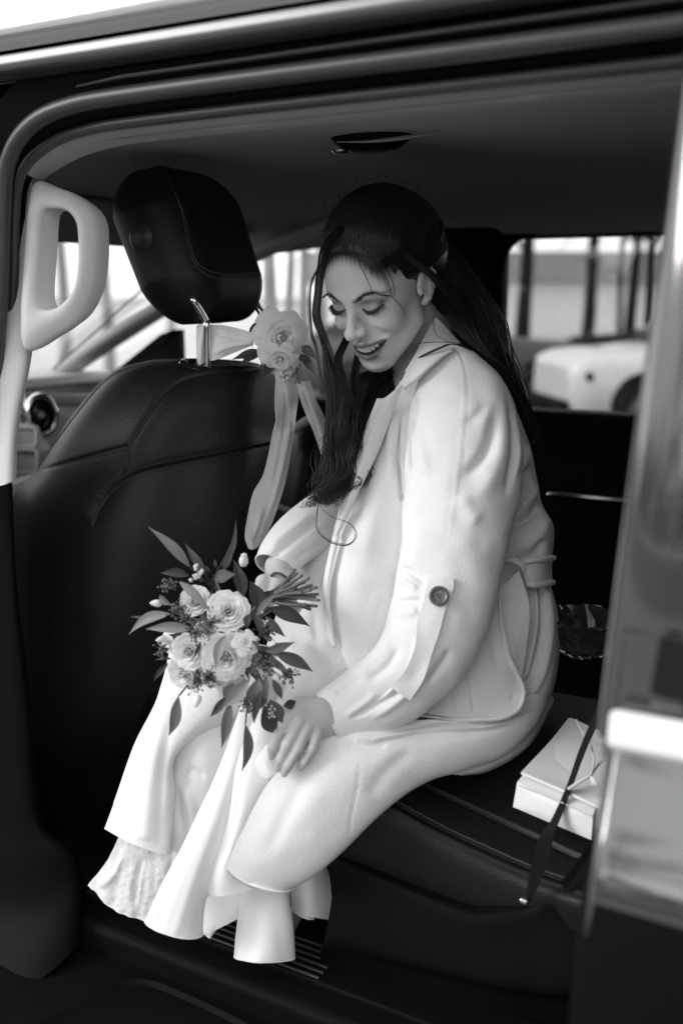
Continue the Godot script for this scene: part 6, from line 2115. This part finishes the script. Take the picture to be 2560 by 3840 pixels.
	var ends := [[1195, 412], [1216, 430], [1240, 450], [1285, 468], [1262, 490], [1310, 510], [1336, 528], [1300, 545], [1350, 572], [1330, 590], [1352, 612], [1338, 650], [1300, 672], [1270, 640], [1240, 560], [1222, 500]]
	for k in ends.size():
		var e := at(420 + ends[k][0] * 0.574, 1900 + ends[k][1] * 0.574, 1.365 + 0.03 * sin(k * 1.7))
		var f := at(1030 + g.randfn() * 16, 2240 + (k - 8) * 3.0 + g.randfn() * 6, 1.40 + g.randfn() * 0.006)
		put("stem", bar(v3([core.lerp(f, 0.5), f, f.lerp(e, 0.5) + Vector3(0, g.randfn() * 0.002, 0), e]), [0.0022, 0.0022, 0.0024, 0.0023], 7), M.stem, b)
	# beads round her far wrist belong to her
	var w := woman_node
	var beads := Shape.new()
	for p in curve(px3([[1018, 2158, 1.432], [1030, 2150, 1.425], [1050, 2152, 1.42], [1070, 2164, 1.42], [1084, 2180, 1.425], [1088, 2196, 1.435]]), 15):
		beads.add(ball(p, 0.0024))
	put("bracelet", beads, mat("bead", 0.06, 0.2), w)


func rose_bow() -> void:
	var c := at(1055, 1275, 1.60)
	var o := thing("rose_bow", c)
	tag(o, "pale rose with sheer ribbon tails tied to the headrest post of the front seat", "flower decoration")
	var face := (eye - c).normalized()
	rose(o, "rose", at(1062, 1268, 1.60), face + rgt * 0.35 - upv * 0.1, 104 * 1.6 / FOCAL, 0.75, 90, M.petals, 7)
	rose(o, "rose", at(1000, 1196, 1.62), face - rgt * 0.5 + upv * 0.5, 56 * 1.6 / FOCAL, 0.6, 91, M.petals_cool, 5)
	rose(o, "rose", at(1050, 1352, 1.60), face - upv * 0.9, 66 * 1.6 / FOCAL, 0.9, 92, M.petals, 5)
	for q in [[985, 1320, 870, 1345, 46, 2, 1.63, 1.62], [975, 1330, 900, 1372, 34, 2, 1.62, 1.61], [1010, 1360, 990, 1412, 52, 2, 1.62, 1.61], [1120, 1340, 1160, 1342, 34, 2, 1.60, 1.59], [1130, 1300, 1185, 1345, 44, 1, 1.61, 1.60], [975, 1200, 945, 1300, 40, 2, 1.65, 1.65], [1140, 1330, 1180, 1400, 40, 1, 1.61, 1.60]]:
		put("leaf", leaf(at(q[0], q[1], q[6]), at(q[2], q[3], q[7]), q[4] * 1.6 / FOCAL, 0.15, 0.4, int(q[0])), [M.leaf_pale, M.leaf_mid, M.leaf_dark][q[5]], o)
	sprig(o, at(1116, 1400, 1.59), 34 * 1.6 / FOCAL, 16, 5 * 1.6 / FOCAL, M.berry, 33, c)
	sprig(o, at(1068, 1404, 1.59), 22 * 1.6 / FOCAL, 9, 6 * 1.6 / FOCAL, M.white_berry, 34, c)
	var sheer := mat("organza", 0.62, 0.6, 0.3)
	sheer.transparency = BaseMaterial3D.TRANSPARENCY_ALPHA
	sheer.albedo_color.a = 0.66
	sheer.backlight_enabled = true
	sheer.backlight = grey(0.3)
	var band := mat("ribbon_satin", 0.78, 0.45, 0.4)
	put("ribbon_band", sheet([px3([[738, 1222, 1.69], [752, 1215, 1.655], [785, 1217, 1.65], [840, 1220, 1.645], [900, 1233, 1.635], [955, 1250, 1.62]]), px3([[736, 1260, 1.69], [755, 1258, 1.65], [782, 1262, 1.655], [840, 1262, 1.635], [900, 1262, 1.63], [955, 1268, 1.615]]), px3([[737, 1310, 1.69], [752, 1310, 1.652], [776, 1312, 1.66], [830, 1312, 1.64], [890, 1298, 1.632], [952, 1280, 1.62]]), px3([[738, 1366, 1.69], [750, 1370, 1.66], [772, 1358, 1.665], [820, 1346, 1.65], [880, 1322, 1.64], [950, 1294, 1.625]])], 40, 24, 0.001, [[[[800, 1250], [860, 1262], [950, 1272]], "v", 4.0, 9.0], [[[775, 1220], [772, 1290], [776, 1350]], "v", 4.0, 7.0], [[[790, 1330], [860, 1300], [950, 1285]], "r", 3.0, 9.0]]), band, o)
	put("ribbon_tail", sheet([px3([[1034, 1390, 1.61], [1070, 1395, 1.60], [1110, 1420, 1.61]]), px3([[1029, 1510, 1.605], [1075, 1500, 1.59], [1119, 1480, 1.605]]), px3([[1034, 1577, 1.60], [1070, 1570, 1.60], [1110, 1560, 1.59]]), px3([[1020, 1635, 1.595], [1060, 1650, 1.575], [1098, 1660, 1.59]]), px3([[989, 1773, 1.585], [1035, 1790, 1.57], [1072, 1800, 1.58]]), px3([[949, 1848, 1.575], [1000, 1880, 1.565], [1042, 1900, 1.57]]), px3([[927, 1943, 1.57], [970, 1960, 1.55], [1010, 1985, 1.565]]), px3([[918, 2012, 1.56], [945, 2030, 1.55], [972, 2045, 1.555]]), px3([[930, 2056, 1.555], [938, 2060, 1.55], [948, 2062, 1.55]])], 30, 110, 0.0, [
		[[[1060, 1420], [1070, 1560], [1045, 1700], [1020, 1850]], "v", 6.0, 10.0], [[[1040, 1450], [1040, 1560], [1020, 1680]], "r", 4.0, 9.0], [[[1090, 1500], [1080, 1640], [1040, 1820], [1000, 1960]], "r", 5.0, 12.0], [[[960, 1860], [940, 1960], [945, 2040]], "r", 4.0, 9.0], [[[1000, 1900], [975, 1990], [950, 2045]], "v", 4.0, 9.0]]), sheer, o)
	put("ribbon_tail", sheet([px3([[1108, 1430, 1.605], [1135, 1430, 1.60], [1162, 1425, 1.605]]), px3([[1130, 1510, 1.60], [1155, 1505, 1.595], [1185, 1500, 1.60]]), px3([[1150, 1563, 1.598], [1178, 1555, 1.59], [1208, 1545, 1.60]]), px3([[1177, 1625, 1.595], [1205, 1620, 1.59], [1232, 1610, 1.60]]), px3([[1220, 1750, 1.59], [1228, 1750, 1.588], [1238, 1748, 1.59]])], 20, 60, 0.0, [[[[1130, 1440], [1170, 1560], [1210, 1680]], "v", 4.0, 9.0]]), sheer, o)


# ---------- small things on the bench ----------
func hexa(p: Array, r: float) -> Shape:
	# a soft-edged six-sided body: p = eight corners, bottom four then top four, each ring going round
	var s := Shape.new()
	var n := 9
	var faces := [[0, 1, 2, 3], [4, 5, 6, 7], [0, 1, 5, 4], [1, 2, 6, 5], [2, 3, 7, 6], [3, 0, 4, 7]]
	var mid := Vector3.ZERO
	for q in p:
		mid += q / 8.0
	for f in faces:
		var rows := []
		var c: Vector3 = (p[f[0]] + p[f[1]] + p[f[2]] + p[f[3]]) * 0.25
		var out: Vector3 = (p[f[1]] - p[f[0]]).cross(p[f[3]] - p[f[0]]).normalized()
		if out.dot(c - mid) < 0.0:
			out = -out
		for i in n:
			var row := PackedVector3Array()
			var v := float(i) / (n - 1)
			for j in n:
				var u := float(j) / (n - 1)
				var q: Vector3 = p[f[0]].lerp(p[f[1]], u).lerp(p[f[3]].lerp(p[f[2]], u), v)
				var edge := minf(minf(u, 1.0 - u), minf(v, 1.0 - v))
				q += out * r * smoothstep(0.0, 0.25, edge) * 0.8
				row.append(q)
			rows.append(row)
		s.grid(rows)
	# wind every face outward
	for k in range(0, s.idx.size(), 3):
		var a := s.v[s.idx[k]]
		var b := s.v[s.idx[k + 1]]
		var c := s.v[s.idx[k + 2]]
		if (c - a).cross(b - a).dot((a + b + c) / 3.0 - mid) < 0.0:
			var t := s.idx[k + 1]
			s.idx[k + 1] = s.idx[k + 2]
			s.idx[k + 2] = t
	return s

func belongings() -> void:
	var kid := mat("white_leather", 0.8, 0.45, 0.4)
	bumpy(kid, noise_tex(0.05, true, 3.0), 0.12, 0.05)
	var a := at(1922, 3026, 1.325)
	var b := at(2215, 3150, 1.255)
	var c := at(1938, 2932, 1.322)
	var d := at(2222, 3055, 1.25)
	var e := at(2131, 2700, 1.47)
	var f := at(2320, 2775, 1.41)
	var bag := thing("clutch_bag", (a + b) * 0.5)
	tag(bag, "white leather clutch bag with a flap and cord lying on the dark rear bench", "handbag")
	put("body", hexa([a, b, f - Vector3(0, 0.05, 0), e - Vector3(0, 0.05, 0), c, d, f, e], 0.004), kid, bag)
	var lift := Vector3(0, 0.004, 0.002)
	put("flap", sheet([v3([e + lift, e.lerp(f, 0.12) + lift * 1.6, e.lerp(f, 0.5) + lift, f + lift]), v3([at(2060, 2780, 1.415), at(2100, 2790, 1.405), at(2180, 2830, 1.38), at(2290, 2890, 1.34)]), v3([at(1990, 2855, 1.355), at(2040, 2880, 1.34), at(2140, 2930, 1.31), at(2270, 2990, 1.27)]), v3([at(1953, 2894, 1.325), at(2000, 2914, 1.312), at(2125, 2968, 1.28), at(2260, 3030, 1.25)])], 30, 24, 0.004), kid, bag)
	put("seam", bar(px3([[1945, 2945, 1.312], [2020, 2972, 1.294], [2110, 3012, 1.272], [2220, 3062, 1.246]]), [0.0009], 5), M.fascia, bag)
	put("cord", bar(curve(px3([[2128, 2960, 1.272], [2175, 2930, 1.268], [2210, 2908, 1.268], [2230, 2880, 1.28], [2262, 2840, 1.30], [2285, 2790, 1.33]]), 24), [0.0024], 6), M.fascia, bag)
	put("cord", bar(curve(px3([[2212, 2912, 1.266], [2224, 2860, 1.28], [2215, 2800, 1.31], [2180, 2740, 1.36], [2160, 2700, 1.4]]), 24), [0.0013], 6), M.fascia, bag)
	put("strap_tab", sheet([px3([[2208, 2910, 1.262], [2222, 2915, 1.258]]), px3([[2218, 2940, 1.25], [2236, 2945, 1.248]])], 6, 8, 0.002), kid, bag)
	# cut glass dish behind her
	var o := at(2185, 2370, 1.58)
	var dish := thing("glass_dish", o)
	tag(dish, "dark cut glass dish with a faceted rim standing on the bench behind her", "dish")
	var gm := StandardMaterial3D.new()
	gm.resource_name = "cut_glass"
	gm.albedo_color = Color(0.5, 0.5, 0.5, 0.12)
	gm.refraction_enabled = true
	gm.refraction_scale = 0.05
	gm.roughness = 0.02
	var s := Shape.new()
	var rows := []
	var rings := [[0.028, -0.036], [0.036, -0.03], [0.044, -0.014], [0.049, 0.002], [0.055, 0.016], [0.062, 0.024], [0.058, 0.026], [0.045, 0.006], [0.036, -0.022], [0.0, -0.028]]
	for i in rings.size():
		var row := PackedVector3Array()
		for k in 28:
			var an := TAU * (k + 0.5 * (i % 2)) / 28.0
			var bump := 1.0 + (0.05 if (k + i) % 2 == 0 else 0.0)
			row.append(o + Vector3(cos(an) * 1.15, 0, sin(an)) * rings[i][0] * bump + Vector3(0, rings[i][1] + (0.003 if i > 3 and i < 7 and k % 4 < 2 else 0.0), 0))
		rows.append(row)
	s.grid(rows, true)
	s.flat()
	put("bowl", s, gm, dish)
